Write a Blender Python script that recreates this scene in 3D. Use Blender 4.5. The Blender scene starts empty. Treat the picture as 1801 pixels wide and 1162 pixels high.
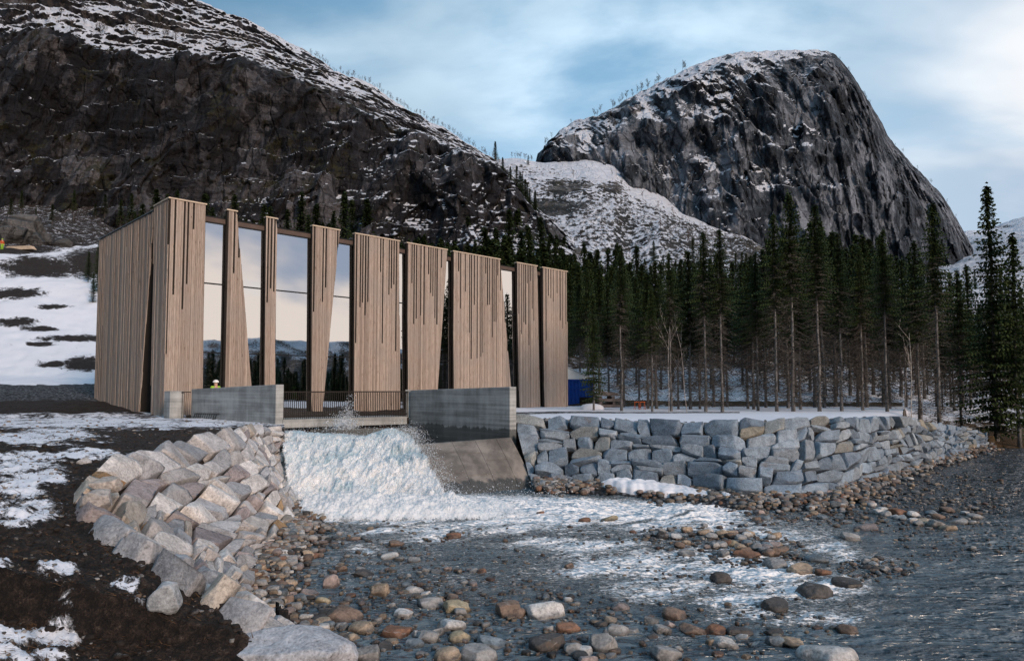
import bpy, math, random
import numpy as np
from mathutils import Vector, Matrix
R_ = math.radians
scene = bpy.context.scene
COL = scene.collection

# ------------------------------------------------------------------ camera, world, sun, exposure
CZ = 3.7                       # eye height above the river
F = 1240.0                     # focal length in photo pixels (1801 wide)
HOR = 682.0
PIT = R_(3.2)
SH = (HOR - 581.0) / F - math.tan(PIT)
cam = bpy.data.cameras.new('camera'); camo = bpy.data.objects.new('camera', cam); COL.objects.link(camo)
cam.sensor_width = 36.0; cam.lens = 36.0 * F / 1801.0; cam.shift_y = SH * F / 1801.0
cam.clip_start = 0.1; cam.clip_end = 6000
camo.location = (0, 0, CZ); camo.rotation_euler = (R_(90) + PIT, 0, 0)
scene.camera = camo
scene.render.resolution_x = 1024; scene.render.resolution_y = 660
scene.view_settings.view_transform = 'Standard'; scene.view_settings.look = 'None'
scene.view_settings.exposure = 0.92; scene.view_settings.gamma = 1.0
scene.render.engine = 'CYCLES'
scene.cycles.max_bounces = 6; scene.cycles.transparent_max_bounces = 12
scene.cycles.use_denoising = True

SUN_EL, SUN_AZ = 20.0, 143.0   # azimuth clockwise from +Y
sd = bpy.data.lights.new('sun', 'SUN'); so = bpy.data.objects.new('sun', sd); COL.objects.link(so)
sd.energy = 1.5; sd.angle = R_(16); sd.color = (1.0, 0.74, 0.57)
so.rotation_euler = (R_(90 - SUN_EL), 0, R_(180 - SUN_AZ)); so.location = (60, -60, 80)

class NT:
    def __init__(s, nt): s.nt = nt; nt.nodes.clear()
    def n(s, typ, ins=None, **kw):
        nd = s.nt.nodes.new(typ)
        for k, v in kw.items(): setattr(nd, k, v)
        if ins:
            for k, v in ins.items():
                sk = nd.inputs[k]
                if isinstance(v, bpy.types.NodeSocket): s.nt.links.new(v, sk)
                else: sk.default_value = v
        return nd
    def math(s, op, a, b=None, c=None, clamp=False):
        nd = s.nt.nodes.new('ShaderNodeMath'); nd.operation = op; nd.use_clamp = clamp
        for i, v in enumerate((a, b, c)):
            if v is None: continue
            if isinstance(v, bpy.types.NodeSocket): s.nt.links.new(v, nd.inputs[i])
            else: nd.inputs[i].default_value = v
        return nd.outputs[0]
    def ss(s, v, lo, hi, a=0.0, b=1.0):
        nd = s.nt.nodes.new('ShaderNodeMapRange'); nd.interpolation_type = 'SMOOTHSTEP'
        s.nt.links.new(v, nd.inputs[0])
        for i, x in enumerate((lo, hi, a, b)):
            if isinstance(x, bpy.types.NodeSocket): s.nt.links.new(x, nd.inputs[i + 1])
            else: nd.inputs[i + 1].default_value = x
        return nd.outputs[0]
    def mix(s, f, a, b, blend='MIX'):
        nd = s.nt.nodes.new('ShaderNodeMix'); nd.data_type = 'RGBA'; nd.blend_type = blend
        for i, v in ((0, f), (6, a), (7, b)):
            if isinstance(v, bpy.types.NodeSocket): s.nt.links.new(v, nd.inputs[i])
            else: nd.inputs[i].default_value = (v if i == 0 else (*v, 1.0) if len(v) == 3 else v)
        return nd.outputs[2]
    def noise(s, vec, scale, detail=4, rough=0.55, dist=0.0):
        nd = s.n('ShaderNodeTexNoise', {'Scale': scale, 'Detail': detail, 'Roughness': rough, 'Distortion': dist})
        s.nt.links.new(vec, nd.inputs['Vector']); return nd.outputs['Fac']
    def vmap(s, vec, sc=(1, 1, 1), rot=(0, 0, 0), loc=(0, 0, 0)):
        nd = s.n('ShaderNodeMapping', {'Scale': sc, 'Rotation': rot, 'Location': loc})
        s.nt.links.new(vec, nd.inputs['Vector']); return nd.outputs[0]
    def ramp(s, f, stops):
        nd = s.nt.nodes.new('ShaderNodeValToRGB'); s.nt.links.new(f, nd.inputs[0])
        e = nd.color_ramp.elements
        while len(e) < len(stops): e.new(0.5)
        for i, (p, c) in enumerate(stops): e[i].position = p; e[i].color = (*c, 1)
        return nd.outputs[0]

w = bpy.data.worlds.new('World'); scene.world = w; w.use_nodes = True
T = NT(w.node_tree)
sky = T.n('ShaderNodeTexSky', sky_type='NISHITA', sun_disc=False, sun_elevation=R_(SUN_EL), sun_rotation=R_(SUN_AZ), altitude=300, air_density=1.0, dust_density=0.6, ozone_density=2.0)
tc = T.n('ShaderNodeTexCoord').outputs['Generated']
sp = T.n('ShaderNodeSeparateXYZ', {0: tc})
X, Y, Z = sp.outputs
zc = T.math('MAXIMUM', Z, 0.0)
den = T.math('ADD', zc, 0.22)
pv = T.n('ShaderNodeCombineXYZ', {0: T.math('DIVIDE', X, den), 1: T.math('DIVIDE', Y, den), 2: 0.0}).outputs[0]
n1 = T.noise(T.vmap(pv, (1.0, 1.5, 1), loc=(3.1, 1.7, 0)), 1.15, 7, 0.52, 0.25)
n2 = T.noise(T.vmap(pv, (1.0, 1.3, 1), loc=(9.1, 4.7, 0)), 0.7, 5, 0.5, 0.2)
side = T.ss(X, 0.05, 0.62)                         # the cloud bank to the right
low = T.ss(Z, 0.50, 0.10)
bias = T.math('ADD', T.math('MULTIPLY', side, 0.22), T.math('MULTIPLY', low, 0.09))
cm = T.ss(T.math('ADD', n1, bias), 0.48, 0.70)
skyc = T.mix(1.0, sky.outputs[0], (1, 1, 1), 'MULTIPLY')
skys = T.n('ShaderNodeVectorMath', {0: skyc, 'Scale': 0.085}, operation='SCALE').outputs[0]
clr = T.mix(T.ss(Z, 0.48, 0.08), (0.125, 0.255, 0.375), (0.33, 0.455, 0.555))
skyb = T.mix(0.72, skys, clr)
warm = T.ss(X, 0.2, 0.9)
lit = T.mix(warm, (0.44, 0.55, 0.64), (0.64, 0.535, 0.465))
shade = T.mix(warm, (0.29, 0.385, 0.465), (0.22, 0.25, 0.325))
cl = T.mix(T.ss(T.math('ADD', n2, T.math('MULTIPLY', side, T.math('SUBTRACT', T.math('MULTIPLY', low, 0.20), 0.09))), 0.44, 0.60), shade, lit)
dim = T.ss(X, -0.7, 0.1, 0.55, 1.0)
final = T.n('ShaderNodeVectorMath', {0: T.mix(T.math('MULTIPLY', cm, 0.9), skyb, cl), 'Scale': dim}, operation='SCALE').outputs[0]
bg = T.n('ShaderNodeBackground', {'Color': final, 'Strength': 1.0})
T.n('ShaderNodeOutputWorld', {'Surface': bg.outputs[0]})

# ------------------------------------------------------------------ geometry helpers
rng = np.random.default_rng(7); random.seed(7)
cp_, sp_ = math.cos(PIT), math.sin(PIT)
def U(px, py, D):
    """a point of the place lying D metres ahead, on the line of sight that the layout sketch gives as (px, py)"""
    px = np.asarray(px, float); py = np.asarray(py, float); D = np.asarray(D, float)
    a = (px - 900.5) / F; b = (581.0 - py) / F + SH
    s = D / (cp_ - b * sp_)
    return np.stack(np.broadcast_arrays(a * s, D * np.ones_like(s), CZ + s * (sp_ + b * cp_)), -1)
def Uz(px, py, z):
    p = U(px, py, 1.0) - np.array([0, 0, CZ])
    k = (np.asarray(z, float) - CZ) / p[..., 2]
    return p * k[..., None] + np.array([0, 0, CZ])
def PIX(x, y, z):
    dz = z - CZ
    dep = y * cp_ + dz * sp_; up = -y * sp_ + dz * cp_
    return 900.5 + F * x / dep, 581.0 - F * (up / dep - SH)

_perm = np.random.default_rng(3).permutation(256).astype(np.int64); _perm = np.concatenate([_perm, _perm, _perm])
_g = np.random.default_rng(5).normal(size=(256, 3)); _g /= np.linalg.norm(_g, axis=1)[:, None]
def pn(x, y, z):
    xi = np.floor(x).astype(np.int64); yi = np.floor(y).astype(np.int64); zi = np.floor(z).astype(np.int64)
    xf = x - xi; yf = y - yi; zf = z - zi
    u = xf * xf * xf * (xf * (xf * 6 - 15) + 10); v = yf * yf * yf * (yf * (yf * 6 - 15) + 10); w_ = zf * zf * zf * (zf * (zf * 6 - 15) + 10)
    xi &= 255; yi &= 255; zi &= 255
    def gr(dx, dy, dz):
        h = _perm[_perm[_perm[xi + dx] + yi + dy] + zi + dz] & 255
        g = _g[h]; return g[..., 0] * (xf - dx) + g[..., 1] * (yf - dy) + g[..., 2] * (zf - dz)
    L = lambda a, b, t: a + (b - a) * t
    return 1.5 * L(L(L(gr(0, 0, 0), gr(1, 0, 0), u), L(gr(0, 1, 0), gr(1, 1, 0), u), v),
                   L(L(gr(0, 0, 1), gr(1, 0, 1), u), L(gr(0, 1, 1), gr(1, 1, 1), u), v), w_)
def fbm(x, y, z, o=5, g=0.5, l=2.03, ridge=False):
    s = 0; a = 1; t = 0
    x = np.asarray(x, float); y = np.asarray(y, float) + 0 * x; z = np.asarray(z, float) + 0 * x
    for i in range(o):
        n = pn(x + 17.3 * i, y + 5.1 * i, z + 9.7 * i)
        if ridge: n = 1 - 2 * np.abs(n)
        s = s + a * n; t += a; a *= g; x = x * l; y = y * l; z = z * l
    return s / t
def sst(a, b, x): t = np.clip((x - a) / (b - a), 0, 1); return t * t * (3 - 2 * t)

def link(name, me, mat=None, parent=None, smooth=True):
    o = bpy.data.objects.new(name, me); COL.objects.link(o)
    if mat: me.materials.append(mat)
    if parent: o.parent = parent
    if smooth: me.polygons.foreach_set('use_smooth', np.ones(len(me.polygons), bool))
    return o
def npmesh(name, V, Fq):
    """V (n,3), Fq (m,k) equal-sided faces"""
    me = bpy.data.meshes.new(name); V = np.ascontiguousarray(V, np.float32); Fq = np.ascontiguousarray(Fq, np.int32)
    k = Fq.shape[1]
    me.vertices.add(len(V)); me.vertices.foreach_set('co', V.ravel())
    me.loops.add(Fq.size); me.loops.foreach_set('vertex_index', Fq.ravel())
    me.polygons.add(len(Fq)); me.polygons.foreach_set('loop_start', np.arange(0, Fq.size, k, dtype=np.int32))
    me.polygons.foreach_set('loop_total', np.full(len(Fq), k, np.int32))
    me.update(calc_edges=True); me.validate()
    return me
def gridF(r, c):
    i = np.arange(r - 1)[:, None] * c + np.arange(c - 1)[None, :]
    return np.stack([i, i + 1, i + c + 1, i + c], -1).reshape(-1, 4)
def attr(me, name, arr):
    a = me.color_attributes.new(name, 'FLOAT_COLOR', 'POINT')
    arr = np.asarray(arr, np.float32)
    if arr.shape[1] == 3: arr = np.concatenate([arr, np.ones((len(arr), 1), np.float32)], 1)
    a.data.foreach_set('color', arr.ravel())
def gnorm(P):
    du = np.gradient(P, axis=1); dv = np.gradient(P, axis=0)
    n = np.cross(du, dv); n /= np.linalg.norm(n, axis=-1)[..., None] + 1e-9
    return n

class MB:
    """collects small pieces into one mesh"""
    def __init__(s): s.v = []; s.f = []; s.t = []
    def add(s, vs, fs, tone=0.5):
        b = len(s.v); s.v += [tuple(float(q) for q in v) for v in vs]; s.f += [tuple(b + i for i in f) for f in fs]; s.t += [tone] * len(vs)
    def hexa(s, p, tone=0.5):
        """8 points: bottom ring 0-3, top ring 4-7"""
        s.add(p, [(0, 3, 2, 1), (4, 5, 6, 7), (0, 1, 5, 4), (1, 2, 6, 5), (2, 3, 7, 6), (3, 0, 4, 7)], tone)
    def box(s, a, b, tone=0.5):
        x0, y0, z0 = a; x1, y1, z1 = b
        s.hexa([(x0, y0, z0), (x1, y0, z0), (x1, y1, z0), (x0, y1, z0), (x0, y0, z1), (x1, y0, z1), (x1, y1, z1), (x0, y1, z1)], tone)
    def tube(s, pts, rad, k=6, tone=0.5, cap=True):
        pts = [Vector(p) for p in pts]; n = len(pts)
        if not hasattr(rad, '__len__'): rad = [rad] * n
        vs = []; fs = []
        for i, p in enumerate(pts):
            d = (pts[min(i + 1, n - 1)] - pts[max(i - 1, 0)]).normalized()
            a = d.orthogonal().normalized() if abs(d.z) < 0.95 else Vector((1, 0, 0)).cross(d).normalized()
            b = d.cross(a)
            for j in range(k):
                t = 2 * math.pi * j / k; vs.append(p + (a * math.cos(t) + b * math.sin(t)) * rad[i])
        for i in range(n - 1):
            for j in range(k):
                fs.append((i * k + j, i * k + (j + 1) % k, (i + 1) * k + (j + 1) % k, (i + 1) * k + j))
        if cap: fs.append(tuple(range(k - 1, -1, -1))); fs.append(tuple((n - 1) * k + j for j in range(k)))
        s.add(vs, fs, tone)
    def mesh(s, name):
        me = bpy.data.meshes.new(name); me.from_pydata(s.v, [], s.f); me.update()
        attr(me, 'tone', np.array(s.t)[:, None] * np.ones((1, 3)))
        return me
    def build(s, name, mat, parent=None, smooth=False, bevel=0):
        o = link(name, s.mesh(name), mat, parent, smooth)
        if bevel:
            m = o.modifiers.new('bevel', 'BEVEL'); m.width = bevel; m.segments = 2; m.limit_method = 'ANGLE'; m.angle_limit = R_(50)
        return o
def tag(o, label=None, cat=None, group=None, kind=None):
    if label: o['label'] = label
    if cat: o['category'] = cat
    if group: o['group'] = group
    if kind: o['kind'] = kind
    return o
def empty(name, loc=(0, 0, 0), rz=0, label=None, cat=None, group=None):
    o = bpy.data.objects.new(name, None); COL.objects.link(o); o.location = loc; o.rotation_euler = (0, 0, rz); o.empty_display_size = 0.3
    return tag(o, label, cat, group)
def copy_tree(o, parent=None):
    c = o.copy(); COL.objects.link(c)
    if parent: c.parent = parent
    for ch in o.children: copy_tree(ch, c)
    return c

# ------------------------------------------------------------------ materials
def newmat(name):
    m = bpy.data.materials.new(name); m.use_nodes = True; return m, NT(m.node_tree)
def finish(T, col, rough=0.8, bump=None, bstr=0.5, bdist=0.05, spec=0.3, **kw):
    ins = {'Base Color': col if isinstance(col, bpy.types.NodeSocket) else (*col, 1), 'Roughness': rough, 'Specular IOR Level': spec}
    ins.update(kw)
    b = T.n('ShaderNodeBsdfPrincipled', ins)
    if bump is not None:
        bn = T.n('ShaderNodeBump', {'Strength': bstr, 'Distance': bdist, 'Height': bump}); T.nt.links.new(bn.outputs[0], b.inputs['Normal'])
    T.n('ShaderNodeOutputMaterial', {'Surface': b.outputs[0]}); return b
def ocoord(T): return T.n('ShaderNodeTexCoord').outputs['Object']
def geo(T): return T.n('ShaderNodeNewGeometry')
def acol(T, name): return T.n('ShaderNodeVertexColor', layer_name=name)
def simple(name, col, rough=0.6, metal=0.0, var=0.12, sc=3.0, spec=0.3):
    m, T = newmat(name); n = T.noise(ocoord(T), sc, 5)
    c = T.mix(T.ss(n, 0.3, 0.7), tuple(x * (1 - var) for x in col), tuple(min(1, x * (1 + var)) for x in col))
    finish(T, c, rough, n, 0.15, 0.02, spec, Metallic=metal); return m

def rock_mat(name, dark, mid, light, sc=1.0, moss=0.5, streak=0.6, warmside=0.0):
    m, T = newmat(name); P = geo(T).outputs['Position']; A = acol(T, 'mask').outputs[0]; sA = T.n('ShaderNodeSeparateColor', {0: A})
    big = T.noise(P, 0.018 * sc, 5, 0.6, 0.4)
    blk = T.noise(T.vmap(P, (1, 1, 0.45)), 0.14 * sc, 7, 0.68, 0.6)
    fine = T.noise(P, 0.9 * sc, 5, 0.7)
    st = T.noise(T.vmap(P, (1.0, 1.0, 0.07)), 0.35 * sc, 5, 0.65, 0.15)
    hz = T.noise(T.vmap(P, (0.25, 0.25, 1.6)), 0.35 * sc, 5, 0.7, 0.5)
    v = T.math('ADD', T.math('MULTIPLY', blk, 0.9), T.math('MULTIPLY', st, streak))
    v = T.math('ADD', v, T.math('MULTIPLY', hz, 0.45)); v = T.math('ADD', v, T.math('MULTIPLY', big, 0.8)); v = T.math('ADD', v, T.math('MULTIPLY', fine, 0.35))
    def cell(k, sz):
        q = T.n('ShaderNodeVectorMath', {0: P, 1: T.n('ShaderNodeVectorMath', {0: T.n('ShaderNodeTexNoise', {'Vector': P, 'Scale': k * .8, 'Detail': 3}).outputs['Color'], 'Scale': 1.6 / k}, operation='SCALE').outputs[0]}, operation='ADD').outputs[0]
        return T.n('ShaderNodeSeparateColor', {0: T.n('ShaderNodeTexVoronoi', {'Vector': T.vmap(q, (1, 1, sz)), 'Scale': k}).outputs['Color']}).outputs[0]
    v = T.math('ADD', v, T.math('ADD', T.math('MULTIPLY', cell(0.10 * sc, .55), 0.55), T.math('MULTIPLY', cell(0.33 * sc, .8), 0.40)))
    tot = 0.5 * (0.9 + streak + 0.45 + 0.8 + 0.35 + 0.95)
    f = T.ss(v, tot * 0.76, tot * (1.22 if name == 'dome_rock' else 1.30))
    c = T.ramp(f, [(0.0, dark), (0.45, mid), (0.8, light), (1.0, tuple(min(1, x * 1.6) for x in light))])
    vor = T.n('ShaderNodeTexVoronoi', {'Vector': T.vmap(T.n('ShaderNodeVectorMath', {0: P, 1: T.n('ShaderNodeTexNoise', {'Vector': P, 'Scale': 0.1, 'Detail': 4}).outputs['Color']}, operation='ADD').outputs[0], (1, 1, 0.5)), 'Scale': 0.16 * sc}, feature='DISTANCE_TO_EDGE').outputs['Distance']
    crack = T.ss(vor, 0.0, 0.05)
    c = T.mix(T.math('MULTIPLY', T.math('SUBTRACT', 1.0, crack), 0.6), c, dark)
    mo = T.ss(T.math('ADD', T.noise(P, 0.09 * sc, 7, 0.75), T.math('MULTIPLY', sA.outputs[1], 0.35)), 0.70, 0.78)
    c = T.mix(T.math('MULTIPLY', mo, 0.8), c, T.mix(fine, (0.012, 0.014, 0.006), (0.045, 0.042, 0.018)))
    sn = T.ss(T.math('ADD', sA.outputs[0], T.math('MULTIPLY', T.math('SUBTRACT', T.noise(P, 0.55 * sc, 6, 0.75), 0.5), 1.3)), 0.49, 0.56)
    c = T.mix(sn, c, (0.70, 0.75, 0.84))
    h = T.math('ADD', T.math('MULTIPLY', blk, 2.2), T.math('ADD', T.math('MULTIPLY', hz, 1.0), T.math('MULTIPLY', fine, 0.5)))
    h = T.math('ADD', h, T.math('MULTIPLY', crack, 0.35))
    finish(T, c, T.math('ADD', 0.75, T.math('MULTIPLY', sn, 0.1)), h, 0.9, 2.2 / sc, 0.25)
    return m
M = {}
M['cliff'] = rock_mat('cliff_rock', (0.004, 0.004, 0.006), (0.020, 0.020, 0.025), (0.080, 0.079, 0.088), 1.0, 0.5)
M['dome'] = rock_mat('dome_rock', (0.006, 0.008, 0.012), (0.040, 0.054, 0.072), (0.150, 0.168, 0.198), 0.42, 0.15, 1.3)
M['talus'] = rock_mat('talus_rock', (0.015, 0.015, 0.014), (0.045, 0.045, 0.045), (0.12, 0.12, 0.12), 0.8, 0.5)

def ground_mat():
    m, T = newmat('bank_ground'); P = geo(T).outputs['Position']; A = T.n('ShaderNodeSeparateColor', {0: acol(T, 'mask').outputs[0]})
    n1 = T.noise(P, 1.1, 8, 0.7, 0.3); n2 = T.noise(P, 9.0, 6, 0.7); n3 = T.noise(P, 45.0, 3, 0.6)
    soil = T.ramp(T.math('ADD', T.math('MULTIPLY', n2, 0.7), T.math('MULTIPLY', n3, 0.3)), [(0.36, (0.003, 0.0025, 0.002)), (0.48, (0.014, 0.010, 0.008)), (0.57, (0.042, 0.028, 0.021)), (0.68, (0.13, 0.10, 0.08))])
    vor = T.n('ShaderNodeTexVoronoi', {'Vector': P, 'Scale': 7.0})
    grav = T.mix(T.ss(T.n('ShaderNodeSeparateColor', {0: vor.outputs['Color']}).outputs[0], 0, 1), (0.035, 0.04, 0.045), (0.22, 0.23, 0.25))
    grav = T.mix(T.ss(vor.outputs['Distance'], 0.35, 0.6), grav, (0.015, 0.016, 0.018))
    c = T.mix(T.ss(T.math('ADD', A.outputs[1], T.math('MULTIPLY', T.math('SUBTRACT', n1, 0.5), 0.9)), 0.42, 0.58), soil, grav)
    gr = T.mix(n2, (0.018, 0.015, 0.006), (0.13, 0.075, 0.03))
    c = T.mix(T.ss(T.math('ADD', A.outputs[2], T.math('MULTIPLY', T.math('SUBTRACT', n1, 0.5), 0.8)), 0.42, 0.58), c, gr)
    n4 = T.noise(T.vmap(P, (1, 1.6, 1)), 3.0, 8, 0.8, 0.4)
    nn = T.math('ADD', T.math('MULTIPLY', T.math('SUBTRACT', n1, 0.5), 1.1), T.math('MULTIPLY', T.math('SUBTRACT', n4, 0.5), 1.05))
    sn = T.ss(T.math('ADD', A.outputs[0], nn), 0.47, 0.57)
    c = T.mix(sn, c, T.mix(T.noise(P, 0.6, 4), (0.66, 0.70, 0.78), (0.78, 0.81, 0.86)))
    h = T.math('MULTIPLY', T.math('ADD', T.math('MULTIPLY', n2, 0.6), T.math('MULTIPLY', n3, 0.3)), T.math('SUBTRACT', 1.0, T.math('MULTIPLY', sn, 0.85)))
    h = T.math('ADD', h, T.math('MULTIPLY', sn, 0.25))
    finish(T, c, T.math('ADD', 0.75, T.math('MULTIPLY', sn, 0.1)), h, 1.0, 0.16, 0.3)
    return m
M['ground'] = ground_mat()

def stone_mat(name, vcol=False, blocky=False):
    m, T = newmat(name); P = ocoord(T); G = geo(T).outputs['Position']; OI = T.n('ShaderNodeObjectInfo')
    base = acol(T, 'tone').outputs[0] if vcol else OI.outputs['Color']
    off = T.n('ShaderNodeVectorMath', {0: G, 1: T.n('ShaderNodeCombineXYZ', {0: T.math('MULTIPLY', OI.outputs['Random'], 40), 1: 0.0, 2: 0.0}).outputs[0]}, operation='ADD').outputs[0]
    a = T.noise(off, 3.0, 6, 0.65, 0.5); b = T.noise(off, 22.0, 5, 0.7)
    vein = T.noise(T.vmap(off, (1.2, 1.2, 5.0), rot=(0.4, 0.5, 0)), 2.6, 6, 0.7, 0.8)
    k = T.math('ADD', T.math('MULTIPLY', T.ss(a, 0.3, 0.7), 0.55), T.math('MULTIPLY', T.ss(b, 0.3, 0.72), 0.65))
    c = T.mix(1.0, base, T.n('ShaderNodeCombineColor', {0: T.math('ADD', k, 0.42), 1: T.math('ADD', k, 0.42), 2: T.math('ADD', k, 0.43)}).outputs[0], 'MULTIPLY')
    c = T.mix(T.math('MULTIPLY', T.ss(vein, 0.56, 0.74), 0.55), c, (0.50, 0.50, 0.52))
    c = T.mix(T.math('MULTIPLY', T.ss(T.noise(off, 1.4, 5, 0.6, 0.6), 0.62, 0.74), 0.35), c, (0.24, 0.14, 0.07))
    c = T.mix(T.math('MULTIPLY', T.ss(b, 0.38, 0.28), 0.6), c, (0.03, 0.03, 0.03))
    z = T.n('ShaderNodeSeparateXYZ', {0: G}).outputs[2]
    wet = T.ss(T.math('ADD', z, T.math('MULTIPLY', T.math('SUBTRACT', a, 0.5), 0.15)), 0.09, 0.02)
    c = T.mix(T.math('MULTIPLY', wet, 0.62), c, (0.012, 0.010, 0.009))
    rough = T.math('SUBTRACT', 0.78, T.math('MULTIPLY', wet, 0.5))
    h = T.math('ADD', T.math('MULTIPLY', a, 0.7), T.math('ADD', T.math('MULTIPLY', b, 0.25), T.math('MULTIPLY', vein, 0.35)))
    finish(T, c, rough, h, 0.85, 0.07 if blocky else 0.04, 0.35); return m
M['stone'] = stone_mat('river_stone'); M['stone_v'] = stone_mat('river_pebble', True); M['block'] = stone_mat('wall_block', blocky=True)

def wood_mat():
    m, T = newmat('weathered_boards'); P = ocoord(T); t = T.n('ShaderNodeSeparateColor', {0: acol(T, 'tone').outputs[0]}).outputs[0]
    off = T.n('ShaderNodeVectorMath', {0: P, 1: T.n('ShaderNodeCombineXYZ', {0: 0.0, 1: 0.0, 2: T.math('MULTIPLY', t, 57.0)}).outputs[0]}, operation='ADD').outputs[0]
    g = T.noise(T.vmap(off, (9, 9, 0.6)), 3.0, 6, 0.65, 0.6); kn = T.noise(T.vmap(off, (7, 7, 2.2)), 1.3, 3, 0.5, 0.3); big = T.noise(P, 0.45, 5, 0.6)
    base = T.mix(t, (0.24, 0.195, 0.165), (0.53, 0.445, 0.378))
    c = T.mix(T.math('MULTIPLY', T.ss(g, 0.40, 0.72), 0.6), base, (0.14, 0.092, 0.066))
    c = T.mix(T.math('MULTIPLY', T.ss(kn, 0.64, 0.74), 0.7), c, (0.07, 0.035, 0.02))
    c = T.mix(T.math('MULTIPLY', T.ss(big, 0.42, 0.64), 0.5), c, (0.30, 0.27, 0.245))
    finish(T, c, 0.82, g, 0.4, 0.01, 0.2); return m
M['wood'] = wood_mat()
M['dark_wood'] = simple('dark_backing', (0.022, 0.018, 0.015), 0.9)
M['fascia'] = simple('brown_fascia', (0.085, 0.06, 0.05), 0.6)
M['cap'] = simple('pale_cap_board', (0.55, 0.46, 0.36), 0.6)
M['steel'] = simple('dark_steel', (0.02, 0.018, 0.017), 0.4, 0.5)
M['frame'] = simple('window_frame_metal', (0.012, 0.013, 0.014), 0.35, 0.3)
M['interior'] = simple('interior_wall', (0.05, 0.055, 0.06), 0.8)
M['red'] = simple('red_machine_paint', (0.16, 0.02, 0.015), 0.5)
M['turq'] = simple('turquoise_steel', (0.02, 0.12, 0.13), 0.5)
def glass_mat():
    m, T = newmat('coated_glass')
    n = T.noise(ocoord(T), 0.35, 2, 0.4)
    bn = T.n('ShaderNodeBump', {'Strength': 0.03, 'Distance': 0.05, 'Height': n})
    gl = T.n('ShaderNodeBsdfGlossy', {'Color': (0.93, 0.95, 0.97, 1), 'Roughness': 0.012, 'Normal': bn.outputs[0]})
    tr = T.n('ShaderNodeBsdfTransparent', {'Color': (0.30, 0.42, 0.44, 1)})
    mx = T.n('ShaderNodeMixShader', {0: 0.68, 1: tr.outputs[0], 2: gl.outputs[0]})
    T.n('ShaderNodeOutputMaterial', {'Surface': mx.outputs[0]}); return m
M['glass'] = glass_mat()
def concrete_mat(name, col, wetz=None, board=True, axis=0):
    m, T = newmat(name); P = ocoord(T); G = geo(T).outputs['Position']
    a = T.noise(P, 0.9, 7, 0.65, 0.3); b = T.noise(P, 12, 5, 0.7); st = T.noise(T.vmap(P, (3, 3, 0.25)), 1.2, 5, 0.6)
    bd = T.noise(T.vmap(P, (0.12, 0.12, 6.0)), 1.6, 4, 0.55)
    k = T.math('ADD', T.math('MULTIPLY', a, 0.4), T.math('ADD', T.math('MULTIPLY', st, 0.22), T.math('MULTIPLY', bd if board else a, 0.38)))
    c = T.mix(T.ss(k, 0.36, 0.66), tuple(x * 0.55 for x in col), tuple(min(1, x * 1.35) for x in col))
    c = T.mix(T.math('MULTIPLY', T.ss(b, 0.6, 0.8), 0.3), c, tuple(x * 0.4 for x in col))
    rough = 0.75
    z = T.n('ShaderNodeSeparateXYZ', {0: G}).outputs[2]
    if wetz:
        wt = T.ss(T.math('ADD', z, T.math('MULTIPLY', T.math('SUBTRACT', st, 0.5), 0.5)), wetz + 0.05, wetz - 0.04)
        c = T.mix(T.math('MULTIPLY', wt, 0.72), c, (0.025, 0.028, 0.027)); rough = T.math('SUBTRACT', 0.75, T.math('MULTIPLY', wt, 0.4))
    finish(T, c, rough, T.math('ADD', bd, T.math('MULTIPLY', b, 0.3)), 0.4, 0.02, 0.3); return m
M['conc'] = concrete_mat('board_marked_concrete', (0.34, 0.36, 0.36))
M['conc_wet'] = concrete_mat('wet_footed_concrete', (0.33, 0.35, 0.35), wetz=2.05)
M['apron'] = concrete_mat('apron_concrete', (0.21, 0.19, 0.17), wetz=0.35, board=False)
M['snow'] = simple('snow', (0.76, 0.79, 0.85), 0.8, var=0.05)

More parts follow.
